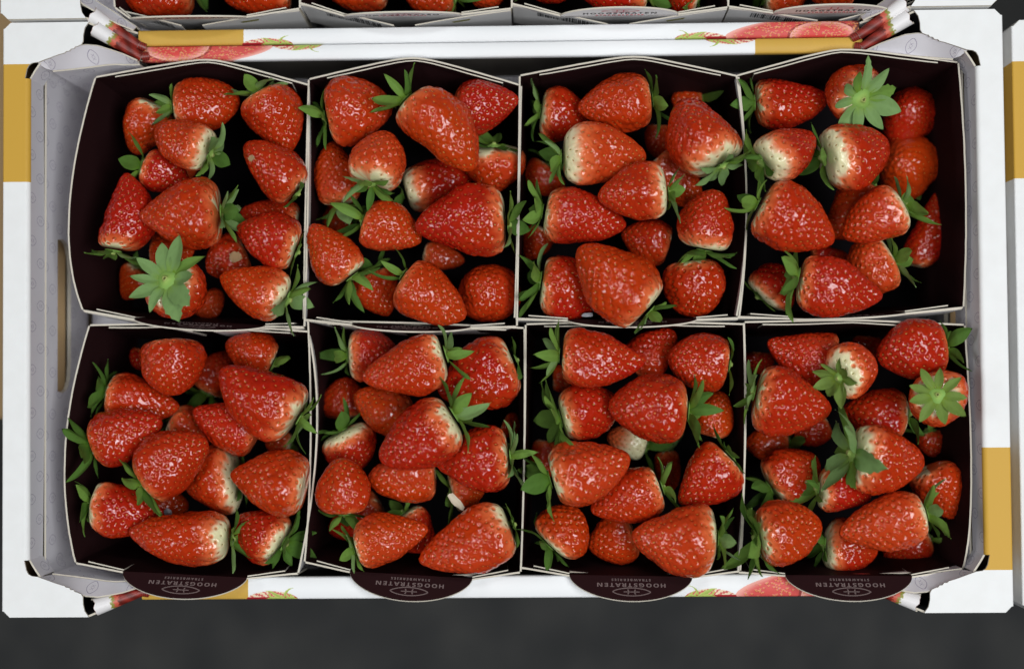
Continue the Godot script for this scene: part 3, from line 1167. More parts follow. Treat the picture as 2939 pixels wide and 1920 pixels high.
# a crumpled dry flake or scrap of paper
func crumb(called: String, label: String, category: String, at: Vector3, size: Vector3, turn: float, m: Material) -> void:
	var s := SurfaceTool.new()
	s.begin(Mesh.PRIMITIVE_TRIANGLES)
	var g := []
	for i in 6:
		for j in 6:
			var u := -1.0 + i / 2.5
			var v := -1.0 + j / 2.5
			var k := 1.0 - 0.25 * absf(u * v) + rng.randf_range(-0.12, 0.12)
			g.append(Vector3(u * k * size.x, rng.randf_range(-0.5, 0.5) * size.y + 0.8 * size.y * (1.0 - u * u), v * k * size.z) * MM * 0.5)
	for lift in [1.0, 0.0]:
		for i in 5:
			for j in 5:
				for k in [0, 6, 1, 1, 6, 7] if lift > 0.5 else [0, 1, 6, 1, 7, 6]:
					s.set_smooth_group(0)
					s.add_vertex(g[i * 6 + j + k] + Vector3(0, lift * 0.0005, 0))
	s.index()
	s.generate_normals()
	var o := MeshInstance3D.new()
	o.name = numbered(called)
	o.mesh = s.commit()
	o.material_override = m
	add_child(o)
	o.position = at * MM
	o.rotation.y = turn
	tag(o, label, category)


func _ready() -> void:
	# the camera looks straight down from above the tray
	var cam := Camera3D.new()
	cam.name = "camera"
	add_child(cam)
	cam.transform = Transform3D(Basis(Vector3(0.99972, 0.00862, 0.0), Vector3(0.00927, 0.02968, -0.99952), Vector3(0.02155, 0.99932, 0.02987)).orthonormalized(), Vector3(0.02039, 0.70462, 0.03148))
	cam.transform.basis = Basis(Vector3(0.99972, -0.02181, 0.00862), Vector3(0.00927, 0.02968, -0.99952), Vector3(0.02155, 0.99932, 0.02987)).orthonormalized()
	var eye := CameraAttributesPhysical.new()
	eye.frustum_focal_length = 51.0
	eye.frustum_focus_distance = 0.708
	eye.frustum_near = 0.05
	eye.frustum_far = 30.0
	eye.exposure_aperture = 3.2
	cam.attributes = eye
	cam.fov = 26.512
	cam.near = 0.05
	cam.far = 30.0
	cam.current = true
	# dim surroundings of the hall, the lamps under its roof, and an added low fill lamp
	var env := Environment.new()
	env.background_mode = Environment.BG_COLOR
	env.background_color = Color(0.17, 0.175, 0.185)
	env.tonemap_mode = Environment.TONE_MAPPER_LINEAR
	env.tonemap_exposure = 1.0
	env.sdfgi_enabled = true
	env.ssao_enabled = true
	env.ssil_enabled = true
	var world := WorldEnvironment.new()
	world.name = "surroundings"
	world.environment = env
	add_child(world)
	var lamps := 0
	for l in [[Vector3(0.8, 1.72, 0.3), Vector2(0.7, 1.0), 2.72], [Vector3(-0.4, 1.9, 0.5), Vector2(0.16, 0.9), 0.9], [Vector3(-0.1, 2.0, -1.0), Vector2(0.8, 0.2), 0.75], [Vector3(-2.1, 1.25, 0.1), Vector2(0.3, 1.0), 0.9]]:  # the last is a fill added at far left to light the hand hole
		var a := AreaLight3D.new()
		a.name = "ceiling_or_fill_lamp" if lamps == 0 else "ceiling_or_fill_lamp_%03d" % lamps
		lamps += 1
		a.area_size = l[1]
		a.light_energy = l[2]
		a.light_color = Color(0.985, 0.995, 1.0)
		a.shadow_enabled = true
		a.area_range = 8.0
		add_child(a)
		a.look_at_from_position(l[0], Vector3(0, 0, 0), Vector3(0, 0, 1))


	rng.seed = 20240
	noise.seed = 7
	noise.frequency = 0.02
	noise.noise_type = FastNoiseLite.TYPE_SIMPLEX
	materials()
	make_sepals()

	# the ground far below
	var ground := MeshInstance3D.new()
	ground.name = "ground"
	var plane := PlaneMesh.new()
	plane.size = Vector2(30, 30)
	ground.mesh = plane
	ground.material_override = M.concrete
	ground.position = Vector3(0, -0.62, 0)
	add_child(ground)
	ground.set_meta("kind", "structure")

	tray("white cardboard fruit tray in the middle holding eight punnets", Vector3.ZERO, 0.0)
	tray("white fruit tray behind the full one, cut by the top edge", Vector3(-1.5, 0, -299.9), 18.0)
	tray("white fruit tray standing close at the right, mostly out of frame", Vector3(510, -15, 2), 0.0)

	# a kraft carton on the left, lower than the tray
	var box := thing("kraft_carton", "brown carton edge along the left side of the white tray", "carton", Vector3(-420, -620, -230))
	block("carton_body", Vector3(-140, 0, -270), Vector3(150, 520, 280), M.kraft, box, 1.5)
	block("carton_lid", Vector3(-143, 478, -273), Vector3(152, 523, 283), M.kraft, box, 1.5)

	punnet("open cardboard punnet in the far left corner of the tray", false, 0.0, [Vector3(-207.5, -14, -123.5), Vector3(-147.6, -5, -129.6), Vector3(-98.4, -14, -118.1), Vector3(-98.5, -10, -57.6), Vector3(-101.2, -14, 4.8), Vector3(-119.8, -9, 4.4), Vector3(-146, 0, 6.8), Vector3(-186.2, -9, 0.3), Vector3(-213.9, -14, -4.7), Vector3(-219.6, -10, -54.5)])
	punnet("second cardboard punnet from the left in the back row", false, 0.0, [Vector3(-97.5, -14, -121.1), Vector3(-42.8, -5, -129.1), Vector3(10.2, -14, -116.5), Vector3(8.6, -10, -55), Vector3(7, -14, 5.6), Vector3(-15.9, -9, 6.1), Vector3(-46.7, 0, 8.2), Vector3(-75.7, -9, 4.1), Vector3(-100.7, -14, 1), Vector3(-98.7, -10, -59.7)])
	punnet("third cardboard punnet from the left in the back row", false, 0.0, [Vector3(10.4, -14, -121.5), Vector3(67.8, -5, -128.3), Vector3(120.7, -14, -119.7), Vector3(123.3, -10, -55.1), Vector3(119.4, -14, 2.3), Vector3(97.8, -9, 3.1), Vector3(64.9, 0, 7), Vector3(33.2, -9, 3), Vector3(6.8, -14, 1.5), Vector3(9.2, -10, -60.3)])
	punnet("cardboard punnet in the far right corner with bare dark right wall", false, 0.0, [Vector3(120.7, -14, -120), Vector3(171.3, -5, -130.4), Vector3(231.8, -14, -125.3), Vector3(233.2, -10, -61.9), Vector3(232.2, -14, -1.9), Vector3(202.1, -9, 1), Vector3(170.7, 0, 3.7), Vector3(144.8, -9, 3.1), Vector3(119.1, -14, 1.7), Vector3(124.2, -10, -54.2)])
	punnet("cardboard punnet in the near left corner with its lettered flap out", true, 0.0, [Vector3(-210.5, -14, 3.7), Vector3(-153.9, -11, 3.7), Vector3(-99.1, -14, 8), Vector3(-94.6, -10, 62.4), Vector3(-104.8, -14, 129.4), Vector3(-129.4, -9, 131.2), Vector3(-165.6, 2, 139.5), Vector3(-192.1, -9, 127.7), Vector3(-217.6, -14, 123.6), Vector3(-221.5, -10, 66)])
	punnet("second cardboard punnet from the left in the front row, flap over white rim", true, 0.0, [Vector3(-98.4, -14, 2.5), Vector3(-42.4, -11, 4.4), Vector3(10.8, -14, 7.2), Vector3(10.2, -10, 68), Vector3(7.8, -14, 129.5), Vector3(-16, -9, 132.3), Vector3(-50, 2, 141.3), Vector3(-77.4, -9, 128.3), Vector3(-100.7, -14, 123.8), Vector3(-96.8, -10, 67.2)])
	punnet("third cardboard punnet from the left in the front row, flap over white rim", true, 0.0, [Vector3(12.3, -14, 5.3), Vector3(66.5, -11, 4.5), Vector3(121.7, -14, 6.3), Vector3(120.8, -10, 68.6), Vector3(118.3, -14, 129.6), Vector3(94.1, -9, 132), Vector3(61.8, 2, 142.1), Vector3(32.8, -9, 130.7), Vector3(8.9, -14, 127.2), Vector3(11.2, -10, 68)])
	punnet("cardboard punnet in the near right corner, flap over red printed rim", true, 0.0, [Vector3(122.7, -14, 5.3), Vector3(176.5, -11, 5), Vector3(232.6, -14, 7.7), Vector3(233.3, -10, 86.3), Vector3(229.4, -14, 129.3), Vector3(203.2, -9, 132.3), Vector3(169.1, 2, 142.6), Vector3(140.4, -9, 131.4), Vector3(118.1, -14, 130.1), Vector3(121.8, -10, 68.8)])
	punnet("white outside of the rear tray's left punnet beside the corner post", false, 1.0, [Vector3(-196.2, -10, -281), Vector3(-149.2, -3, -288.1), Vector3(-102.2, -10, -279.2), Vector3(-100.7, -6, -218.2), Vector3(-102.2, -10, -157.2), Vector3(-128.9, -9, -153.1), Vector3(-158.9, 5, -150.3), Vector3(-188.2, -9, -153.1), Vector3(-196.2, -10, -159), Vector3(-197.7, -6, -220)])
	punnet("rear tray's second punnet from the left, barcode clear of the rim", false, 1.0, [Vector3(-101.3, -10, -282.1), Vector3(-47.7, -3, -287.9), Vector3(5.8, -10, -277.7), Vector3(7.3, -6, -216.7), Vector3(5.8, -10, -155.7), Vector3(-19.4, -9, -152.9), Vector3(-49.6, 5, -150.9), Vector3(-78.6, -9, -152.9), Vector3(-101.3, -10, -160.1), Vector3(-102.8, -6, -221.1)])
	punnet("rear tray's third punnet from the left, widest printed flap", false, 1.0, [Vector3(6.7, -10, -280.2), Vector3(61, -3, -286.5), Vector3(115.4, -10, -276.8), Vector3(116.9, -6, -215.8), Vector3(115.4, -10, -154.8), Vector3(90.5, -9, -151.5), Vector3(62.6, 5, -151.7), Vector3(31.1, -9, -151.5), Vector3(6.7, -10, -158.2), Vector3(5.2, -6, -219.2)])
	punnet("rear tray's right punnet under the printed corner roll", false, 1.0, [Vector3(116.4, -10, -277.2), Vector3(164.2, -3, -286.4), Vector3(212.1, -10, -279.7), Vector3(213.6, -6, -218.7), Vector3(212.1, -10, -157.7), Vector3(196.6, -9, -151.4), Vector3(172.3, 5, -151.6), Vector3(138.4, -9, -151.4), Vector3(116.4, -10, -155.2), Vector3(114.9, -6, -216.2)])

	room = AABB(Vector3(-216.6, -90, -119.1), Vector3(115.2, 90, 114.4))
	berry("small deep red strawberry sunk under the pale-shouldered one in the back-left punnet", "strawberries in the front tray", Vector3(-178.4, -54, -75.5), Vector3(-165, -54, -99.3), 16, 0.30, 0.09, 0.00, 0, 90, 10, 2, 3)
	berry("deep red strawberry at the far left corner of the back-left punnet, largely shaded", "strawberries in the front tray", Vector3(-180.6, -27, -114.3), Vector3(-193, -33, -87.2), 25.4, 0.30, 0.04, 0.00, 0, 90, 10, 2, 2)
	berry("sunken strawberry behind the star calyx in the back-left punnet, only its top edge showing", "strawberries in the front tray", Vector3(-184.3, -30, -36.1), Vector3(-161.1, -30, -35.8), 21.7, 0.30, 0.04, 0.00, 0, 90, 10, 2, 2)
	berry("small dark strawberry in the front left corner of the back-left punnet, tip forwards", "strawberries in the front tray", Vector3(-195.2, -52, -29.6), Vector3(-205.4, -56, -12.3), 19.7, 0.40, 0.04, 0.00, 5, 84, 11.9, 2, 3)
	berry("deep sliver of strawberry at the front edge beneath the star calyx, back-left punnet", "strawberries in the front tray", Vector3(-163.2, -54, -12.3), Vector3(-154.6, -54, -4.6), 18.1, 0.25, 0.04, 0.00, 0, 90, 10, 2, 3)
	berry("glossy sunken strawberry wearing a brown dry flake in the back-left punnet", "strawberries in the front tray", Vector3(-132.8, -32, -34.8), Vector3(-154.1, -28, -25.5), 23.7, 0.25, 0.04, 0.00, 0, 90, 10, 2, 2)
	berry("strawberry hump behind the right-hand wall strawberry of the back-left punnet, mostly covered", "strawberries in the front tray", Vector3(-104.5, -30, -50), Vector3(-136.5, -30, -55.9), 19.6, 0.30, 0.04, 0.00, 0, 90, 10, 2, 2)
	berry("largest back strawberry of the back-left punnet, blunt, pale shoulder and thin calyx left", "strawberries in the front tray", Vector3(-169.8, -18.5, -109.6), Vector3(-134.7, -20.5, -112), 27.9, 0.12, 0.10, 0.00, 6, 71, 14, 1, 1)
	berry("strawberry at the back right corner of the back-left punnet with spiky calyx behind", "strawberries in the front tray", Vector3(-124.3, -12.2, -115.7), Vector3(-107.5, -16.2, -84.9), 30.4, 0.36, 0.05, 0.00, 7, 80, 16.2, 0, 1)
	berry("upright wedge of strawberry with a tan chip on it, right side of the back-left punnet", "strawberries in the front tray", Vector3(-102.3, -6.8, -61.8), Vector3(-128.5, -3.8, -87.2), 27.3, 0.30, 0.04, 0.00, 4, 90, 12, 2, 1)
	berry("pale-shouldered small strawberry left of centre in the back-left punnet, calyx left", "strawberries in the front tray", Vector3(-184.7, -15.3, -78.4), Vector3(-160.8, -18.3, -69.4), 21.8, 0.30, 0.09, 0.00, 5, 69, 16.2, 1, 1)
	berry("kidney-shaped strawberry by the left wall of the back-left punnet, tip towards the back", "strawberries in the front tray", Vector3(-196.5, -7.7, -33.3), Vector3(-190.2, -10.7, -73.9), 26.1, 0.28, 0.03, -0.22, 5, 79, 16.2, 1, 1)
	berry("strawberry with broad cream shoulder above the centre of the back-left punnet, calyx right", "strawberries in the front tray", Vector3(-144.5, 0.5, -80.9), Vector3(-173.9, -4.5, -95.5), 26.3, 0.30, 0.18, 0.00, 7, 79, 14, 1, 0)
	berry("plump pink-red strawberry touching the right wall of the back-left punnet, tip left", "strawberries in the front tray", Vector3(-102.6, -7.5, -32.3), Vector3(-133.5, -5.5, -45), 29.6, 0.42, 0.03, 0.00, 5, 90, 12, 2, 0)
	berry("strawberry in the front right corner of the back-left punnet, calyx against the wall", "strawberries in the front tray", Vector3(-106, -1.1, -7.9), Vector3(-140.8, -1.1, -20.2), 25.7, 0.36, 0.14, 0.00, 7, 84, 17.3, 1, 0)
	berry("huge shiny strawberry at the centre of the back-left punnet, tip pointing left", "strawberries in the front tray", Vector3(-138.6, 1.6, -51.8), Vector3(-180.6, 1.6, -50.5), 36, 0.48, 0.04, 0.00, 9, 71, 16.2, 1, 0)
	berry("strawberry seen from its wide pale green star calyx at the front of the back-left punnet", "strawberries in the front tray", Vector3(-164.8, 11.5, -18), Vector3(-156.2, -15.5, -9.6), 31.2, 0.18, 0.12, 0.00, 10, 92, 18.5, 0, 0)
	room = AABB(Vector3(-97.7, -90, -117.5), Vector3(104.8, 90, 118.5))
	berry("barely visible strawberry against the back wall of the second back punnet", "strawberries in the front tray", Vector3(-26.2, -54, -121.9), Vector3(-42.4, -54, -123.1), 14, 0.25, 0.03, 0.00, 0, 90, 9, 2, 3)
	berry("dim strawberry deep in the left side of the second back punnet, below green sepals", "strawberries in the front tray", Vector3(-81, -54, -56.1), Vector3(-97.2, -54, -52.5), 20.2, 0.25, 0.03, 0.00, 5, 79, 15.1, 2, 3)
	berry("small orange strawberry squeezed under the widest one of the second back punnet", "strawberries in the front tray", Vector3(-44, -54, -35.7), Vector3(-21.2, -54, -30.7), 14.9, 0.25, 0.09, 0.00, 0, 90, 9, 2, 3)
	berry("small strawberry at the front left of the second back punnet, tip right", "strawberries in the front tray", Vector3(-68.5, -28.2, -25), Vector3(-59.9, -32.2, -0.7), 24.2, 0.42, 0.03, 0.00, 7, 80, 16.2, 2, 2)
	berry("round unlit strawberry in the front right corner of the second back punnet", "strawberries in the front tray", Vector3(-9.1, -43, -7.3), Vector3(-10.2, -17, -17.7), 31.4, 0.12, 0.00, 0.00, 0, 90, 9, 2, 2)
	berry("tall strawberry along the left wall of the second back punnet, tip towards the back", "strawberries in the front tray", Vector3(-83.5, -28, -57.8), Vector3(-89, -32, -92), 23.2, 0.28, 0.05, 0.00, 6, 80, 15.1, 1, 2)
	berry("half-ripe strawberry with white shoulder in the middle of the second back punnet", "strawberries in the front tray", Vector3(-52.5, -35.8, -64.9), Vector3(-14.9, -38.8, -75.2), 25.5, 0.30, 0.19, 0.00, 3, 80, 11.9, 2, 2)
	berry("strawberry hanging from a wide dark calyx at the right wall of the second back punnet", "strawberries in the front tray", Vector3(-3.7, -23.1, -88.3), Vector3(-5.5, -33.1, -64.5), 30.8, 0.30, 0.17, 0.00, 7, 86, 15.1, 1, 2)
	berry("broad strawberry in the back left corner of the second back punnet, calyx at the wall", "strawberries in the front tray", Vector3(-89.9, -12.9, -101.3), Vector3(-55.1, -14.9, -107.6), 34.1, 0.30, 0.04, 0.00, 7, 81, 15.1, 2, 1)
	berry("strawberry with a nipple-like tip in the back right corner of the second back punnet", "strawberries in the front tray", Vector3(-22.9, -13.1, -100.5), Vector3(9.6, -13.1, -109.9), 28, 0.42, 0.03, 0.00, 0, 90, 9, 2, 1)
	berry("strawberry by the front left wall of the second back punnet, tip towards the upper left", "strawberries in the front tray", Vector3(-75.8, -13.8, -19.5), Vector3(-97, -11.8, -46.5), 25.2, 0.36, 0.05, 0.00, 7, 82, 15.1, 1, 1)
	berry("heart-shaped strawberry left of the centre of the second back punnet, tip right", "strawberries in the front tray", Vector3(-71, -13.2, -48.7), Vector3(-40.8, -13.2, -38), 27.5, 0.36, 0.03, 0.00, 5, 69, 15.1, 2, 1)
	berry("strawberry with calyx facing the viewer left of centre in the second back punnet", "strawberries in the front tray", Vector3(-64.8, 3.9, -64.4), Vector3(-56.5, -6.1, -92), 29.4, 0.26, 0.14, 0.00, 8, 84, 13, 1, 0)
	berry("strawberry at the middle of the front flap of the second back punnet, tip lower right", "strawberries in the front tray", Vector3(-49.4, -2, -20.6), Vector3(-18.1, -2, 1.8), 30.6, 0.34, 0.03, 0.00, 4, 79, 14, 2, 0)
	berry("broad seedy strawberry on the right of the second back punnet, cream rim at the wall", "strawberries in the front tray", Vector3(4.4, -0.8, -44.3), Vector3(-42.9, -2.8, -44.1), 35.2, 0.40, 0.09, 0.00, 6, 85, 15.1, 1, 0)
	berry("longest strawberry of the second back punnet, lying diagonally with curled calyx at the back", "strawberries in the front tray", Vector3(-47.4, 3.5, -107.3), Vector3(-12.4, 3.5, -71.7), 31.4, 0.26, 0.09, 0.06, 7, 71, 16.2, 1, 0)
	room = AABB(Vector3(9.8, -90, -120.7), Vector3(110.5, 90, 122.2))
	berry("small red top of a strawberry behind the cream-shouldered one, third back punnet", "strawberries in the front tray", Vector3(107.7, -54, -115.9), Vector3(90.6, -54, -116.6), 14, 0.20, 0.03, 0.00, 4, 80, 14, 2, 3)
	berry("sunken strawberry between the two upper strawberries of the third back punnet", "strawberries in the front tray", Vector3(83.7, -52.5, -103.5), Vector3(82.8, -55.5, -85.5), 15.9, 0.25, 0.03, 0.00, 0, 90, 9, 2, 3)
	berry("deep dark strawberry at the middle of the left wall of the third back punnet", "strawberries in the front tray", Vector3(25.8, -53, -81.5), Vector3(15.2, -55, -67.6), 22.3, 0.25, 0.03, 0.00, 5, 79, 13, 2, 3)
	berry("sliver of dark strawberry at the lower left wall of the third back punnet", "strawberries in the front tray", Vector3(22.6, -53, -48.2), Vector3(12.5, -55, -31.4), 17, 0.30, 0.03, 0.00, 0, 90, 9, 2, 3)
	berry("sunken strawberry at the lower middle of the third back punnet, tip left", "strawberries in the front tray", Vector3(87.7, -31.8, -35.2), Vector3(62.1, -31.8, -42.8), 24.7, 0.36, 0.03, 0.00, 0, 90, 9, 2, 2)
	berry("slim strawberry with a pale end below the cream-shouldered one, third back punnet", "strawberries in the front tray", Vector3(78.4, -29, -81.9), Vector3(102.5, -31, -56.1), 23.1, 0.20, 0.07, 0.00, 0, 90, 9, 2, 2)
	berry("orange strawberry in the back left corner of the third back punnet, calyx at the wall", "strawberries in the front tray", Vector3(19.5, -29, -106.1), Vector3(45.2, -31, -102.5), 28.9, 0.28, 0.10, 0.00, 7, 81, 15.1, 1, 2)
	berry("strawberry at the back of the third back punnet, large calyx on its right", "strawberries in the front tray", Vector3(77.9, -13, -108.7), Vector3(39.4, -13, -104.7), 30.7, 0.36, 0.03, 0.00, 7, 79, 16.2, 1, 1)
	berry("round creased strawberry in the front right corner of the third back punnet", "strawberries in the front tray", Vector3(96, -20.1, -28.6), Vector3(99.5, -23.1, 2.1), 31.8, 0.16, 0.03, 0.00, 0, 90, 9, 2, 1)
	berry("orange-red strawberry in the front left corner of the third back punnet, leafy calyx left", "strawberries in the front tray", Vector3(18.7, -17.7, -17.4), Vector3(54.3, -19.7, -11.8), 32.2, 0.30, 0.09, 0.00, 7, 75, 19.4, 1, 1)
	berry("strawberry with white base and dark collar leaves at the right of the third back punnet", "strawberries in the front tray", Vector3(101.6, -5.9, -30.4), Vector3(107.3, -1.9, -60.9), 29.3, 0.24, 0.17, 0.00, 7, 84, 16.2, 2, 1)
	berry("strawberry lying above the lower left of the third back punnet, tip right", "strawberries in the front tray", Vector3(20.4, -6.7, -51.4), Vector3(62.9, -6.7, -43.8), 29.5, 0.40, 0.09, 0.00, 7, 80, 15.1, 1, 0)
	berry("strawberry with large cream shoulder and star calyx on the left of the third back punnet", "strawberries in the front tray", Vector3(29.7, -3.1, -78.2), Vector3(73.3, -6.1, -78.5), 31.2, 0.40, 0.25, 0.00, 8, 80, 15.1, 1, 0)
	berry("strawberry with frosted pink rim at the heart of the third back punnet", "strawberries in the front tray", Vector3(83.6, 5.2, -58.5), Vector3(48.3, 5.2, -56.9), 29.9, 0.38, 0.12, 0.00, 6, 75, 14, 1, 0)
	berry("massive strawberry with cream shoulder by the right wall of the third back punnet", "strawberries in the front tray", Vector3(110.6, 3.8, -71.6), Vector3(90.5, -5.2, -106.1), 36, 0.26, 0.14, 0.00, 8, 86, 16.2, 0, 0)
	berry("massive strawberry at the front centre of the third back punnet, tip upper left", "strawberries in the front tray", Vector3(73.6, 3.7, 0.3), Vector3(38.8, 3.7, -32.4), 35.7, 0.30, 0.09, 0.00, 6, 83, 15.1, 1, 0)
	room = AABB(Vector3(122.1, -90, -121.0), Vector3(108.1, 90, 119.1))
	berry("dim round strawberry in the back right corner of the back-right punnet", "strawberries in the front tray", Vector3(221.2, -67.5, -105.4), Vector3(214.7, -43.5, -110.5), 32.4, 0.30, 0.00, 0.00, 4, 80, 13, 2, 3)
	berry("dim strawberry with a knobbed tip at the right of the back-right punnet", "strawberries in the front tray", Vector3(219.5, -64.5, -75.1), Vector3(208.3, -40.5, -80.2), 33.8, 0.38, 0.00, 0.00, 4, 80, 13, 2, 3)
	berry("slim dark strawberry against the right wall of the back-right punnet, tip up", "strawberries in the front tray", Vector3(217.3, -54, -24.4), Vector3(232.1, -54, -64.9), 20.1, 0.30, 0.02, -0.10, 0, 90, 10, 2, 3)
	berry("dark strawberry in the central hollow of the back-right punnet", "strawberries in the front tray", Vector3(193.6, -33.5, -66.4), Vector3(170.7, -35.5, -40.1), 29.9, 0.30, 0.03, 0.00, 4, 79, 13, 2, 2)
	berry("unripe white-bottomed strawberry in the front left corner of the back-right punnet", "strawberries in the front tray", Vector3(132.1, -32, -8.9), Vector3(146.3, -28, -23.2), 28.7, 0.20, 0.24, 0.00, 5, 90, 14, 2, 2)
	berry("shaded slice of strawberry under the front pair of the back-right punnet", "strawberries in the front tray", Vector3(162.2, -49.5, -30.3), Vector3(182.7, -49.5, -31), 14, 0.30, 0.03, 0.00, 0, 90, 10, 2, 3)
	berry("strawberry with white shoulder at the front right of the back-right punnet, calyx right", "strawberries in the front tray", Vector3(199.7, -18.3, -25.9), Vector3(174.9, -20.3, -15.1), 31.2, 0.30, 0.16, 0.00, 7, 75, 16.2, 1, 1)
	berry("strawberry in the back left corner of the back-right punnet with shaded calyx", "strawberries in the front tray", Vector3(129.8, -25.5, -108.6), Vector3(169.3, -27.5, -110.8), 27.5, 0.36, 0.04, 0.00, 7, 79, 16.2, 2, 1)
	berry("strawberry seen from its star calyx near the back of the back-right punnet", "strawberries in the front tray", Vector3(180.8, -1.6, -105.1), Vector3(172.1, -27.6, -116.3), 28.4, 0.26, 0.10, 0.00, 10, 90, 18, 0, 1)
	berry("strawberry with white shoulder and leafy calyx, right of centre in the back-right punnet", "strawberries in the front tray", Vector3(202.3, -5.7, -52.3), Vector3(171.2, -7.7, -37.3), 27.5, 0.36, 0.17, 0.00, 6, 69, 18.4, 1, 1)
	berry("strawberry with a folded dark calyx at the centre of the back-right punnet", "strawberries in the front tray", Vector3(160.3, -3.6, -76.4), Vector3(195.1, -8.6, -83), 35.2, 0.30, 0.17, 0.00, 5, 83, 17.3, 2, 0)
	berry("blunt strawberry with the palest shoulder, left side of the back-right punnet", "strawberries in the front tray", Vector3(127.7, 8.9, -72.7), Vector3(156, 0.9, -86.6), 27.2, 0.28, 0.30, 0.00, 7, 84, 15.1, 1, 0)
	berry("large strawberry along the left wall of the back-right punnet, tip lower right", "strawberries in the front tray", Vector3(126.4, 5.3, -52.7), Vector3(164.1, 5.3, -33.5), 34.6, 0.38, 0.04, 0.00, 6, 73, 14, 1, 0)
	berry("long strawberry at the front of the back-right punnet, dark calyx on its left", "strawberries in the front tray", Vector3(145.6, 3, -16.4), Vector3(188, 3, -6.4), 28.9, 0.40, 0.05, 0.00, 8, 77, 19.4, 1, 0)
	room = AABB(Vector3(-218.5, -90, 7.0), Vector3(120.8, 90, 116.7))
	berry("tiny sunken strawberry beside the round one at the back left, front-left punnet", "strawberries in the front tray", Vector3(-194, -54, 14.3), Vector3(-197, -54, 26.1), 14, 0.20, 0.03, 0.00, 0, 90, 9, 2, 3)
	berry("shaded orange strawberry in the back middle of the front-left punnet, dark calyx below", "strawberries in the front tray", Vector3(-160.1, -53, 39.7), Vector3(-148.6, -55, 16.7), 22.1, 0.30, 0.04, 0.00, 6, 79, 17.3, 2, 3)
	berry("dark red strawberry below the left cluster of the front-left punnet, nearly hidden", "strawberries in the front tray", Vector3(-196.1, -54, 98), Vector3(-170.3, -54, 99.1), 20.9, 0.30, 0.04, 0.00, 0, 90, 9, 2, 3)
	berry("pale strawberry remnant in the right gap of the front-left punnet", "strawberries in the front tray", Vector3(-113.9, -54, 68.1), Vector3(-128.7, -54, 65.1), 14, 0.30, 0.18, 0.00, 4, 79, 15.1, 2, 3)
	berry("cream-ended strawberry peeping out at the middle left of the front-left punnet", "strawberries in the front tray", Vector3(-176.5, -36.4, 52.9), Vector3(-153.7, -38.4, 63.2), 23.7, 0.30, 0.24, 0.00, 3, 85, 14, 2, 2)
	berry("strawberry at the back right of the front-left punnet, tip dense with seeds", "strawberries in the front tray", Vector3(-119.5, -32, 24), Vector3(-144, -28, 12.4), 25.1, 0.30, 0.03, 0.00, 3, 80, 15.1, 2, 2)
	berry("conical strawberry along the left wall of the front-left punnet, pointing right", "strawberries in the front tray", Vector3(-206.1, -24.9, 37.1), Vector3(-168.2, -26.9, 46), 26.6, 0.42, 0.04, 0.00, 8, 79, 15.1, 2, 2)
	berry("red-orange strawberry with white patches right of the centre of the front-left punnet", "strawberries in the front tray", Vector3(-136.3, -29, 83.8), Vector3(-165.5, -31, 86.6), 35.2, 0.30, 0.17, 0.00, 5, 90, 12.6, 2, 2)
	berry("strawberry at the front right corner of the front-left punnet with dark calyx facing up", "strawberries in the front tray", Vector3(-110.7, -14.4, 115), Vector3(-136.9, -20.4, 102.4), 27.7, 0.30, 0.12, 0.00, 8, 83, 16.2, 2, 1)
	berry("round strawberry standing at the back of the front-left punnet", "strawberries in the front tray", Vector3(-169.5, -14, 9.7), Vector3(-167.2, -12, 39.4), 32.9, 0.14, 0.02, 0.00, 0, 90, 9, 2, 1)
	berry("strawberry at the left wall of the front-left punnet, blunt end down left", "strawberries in the front tray", Vector3(-209.1, -9.7, 65.2), Vector3(-172.6, -9.7, 51.8), 27.9, 0.34, 0.03, 0.00, 7, 81, 16.2, 2, 1)
	berry("cream-ended strawberry in the front left of the front-left punnet, pointing right", "strawberries in the front tray", Vector3(-211.4, -15.5, 94.4), Vector3(-173.4, -17.5, 100.5), 27.7, 0.36, 0.14, 0.00, 6, 79, 14, 1, 1)
	berry("long strawberry lying across the front of the front-left punnet, cream end right", "strawberries in the front tray", Vector3(-135.4, -5.1, 111.4), Vector3(-187.9, -5.1, 107.4), 27.2, 0.30, 0.12, 0.08, 7, 83, 14, 1, 1)
	berry("conical strawberry right of centre in the front-left punnet, tip upper left", "strawberries in the front tray", Vector3(-123.9, -15.4, 61.5), Vector3(-157.9, -15.4, 46.7), 25.7, 0.38, 0.03, 0.00, 0, 90, 9, 2, 1)
	berry("heart-shaped strawberry at the right wall of the front-left punnet, tip left", "strawberries in the front tray", Vector3(-96.7, -2, 85.8), Vector3(-136, -2, 78.7), 34.6, 0.46, 0.03, 0.00, 0, 90, 9, 2, 0)
	berry("largest strawberry of the front-left punnet, upper right with calyx over the wall", "strawberries in the front tray", Vector3(-100.1, 0.4, 51.4), Vector3(-140.4, 0.4, 26.7), 35, 0.36, 0.09, 0.00, 8, 79, 15.1, 1, 0)
	berry("strawberry on top at the left of the front-left punnet, leafy calyx lower left", "strawberries in the front tray", Vector3(-180.3, -2, 83.8), Vector3(-148, -2, 61.6), 32.3, 0.30, 0.05, 0.00, 8, 81, 18.4, 1, 0)
	room = AABB(Vector3(-97.7, -90, 6.2), Vector3(105.5, 90, 117.5))
	berry("dark glossy strawberry deep at the back left of the second front punnet", "strawberries in the front tray", Vector3(-83.6, -54, 53.6), Vector3(-86.4, -54, 31), 23.1, 0.20, 0.03, 0.00, 0, 90, 9, 2, 3)
	berry("bit of dark strawberry in the right hollow of the second front punnet", "strawberries in the front tray", Vector3(-1.9, -54, 56.3), Vector3(6.9, -54, 60.2), 14, 0.20, 0.03, 0.00, 0, 90, 9, 2, 3)
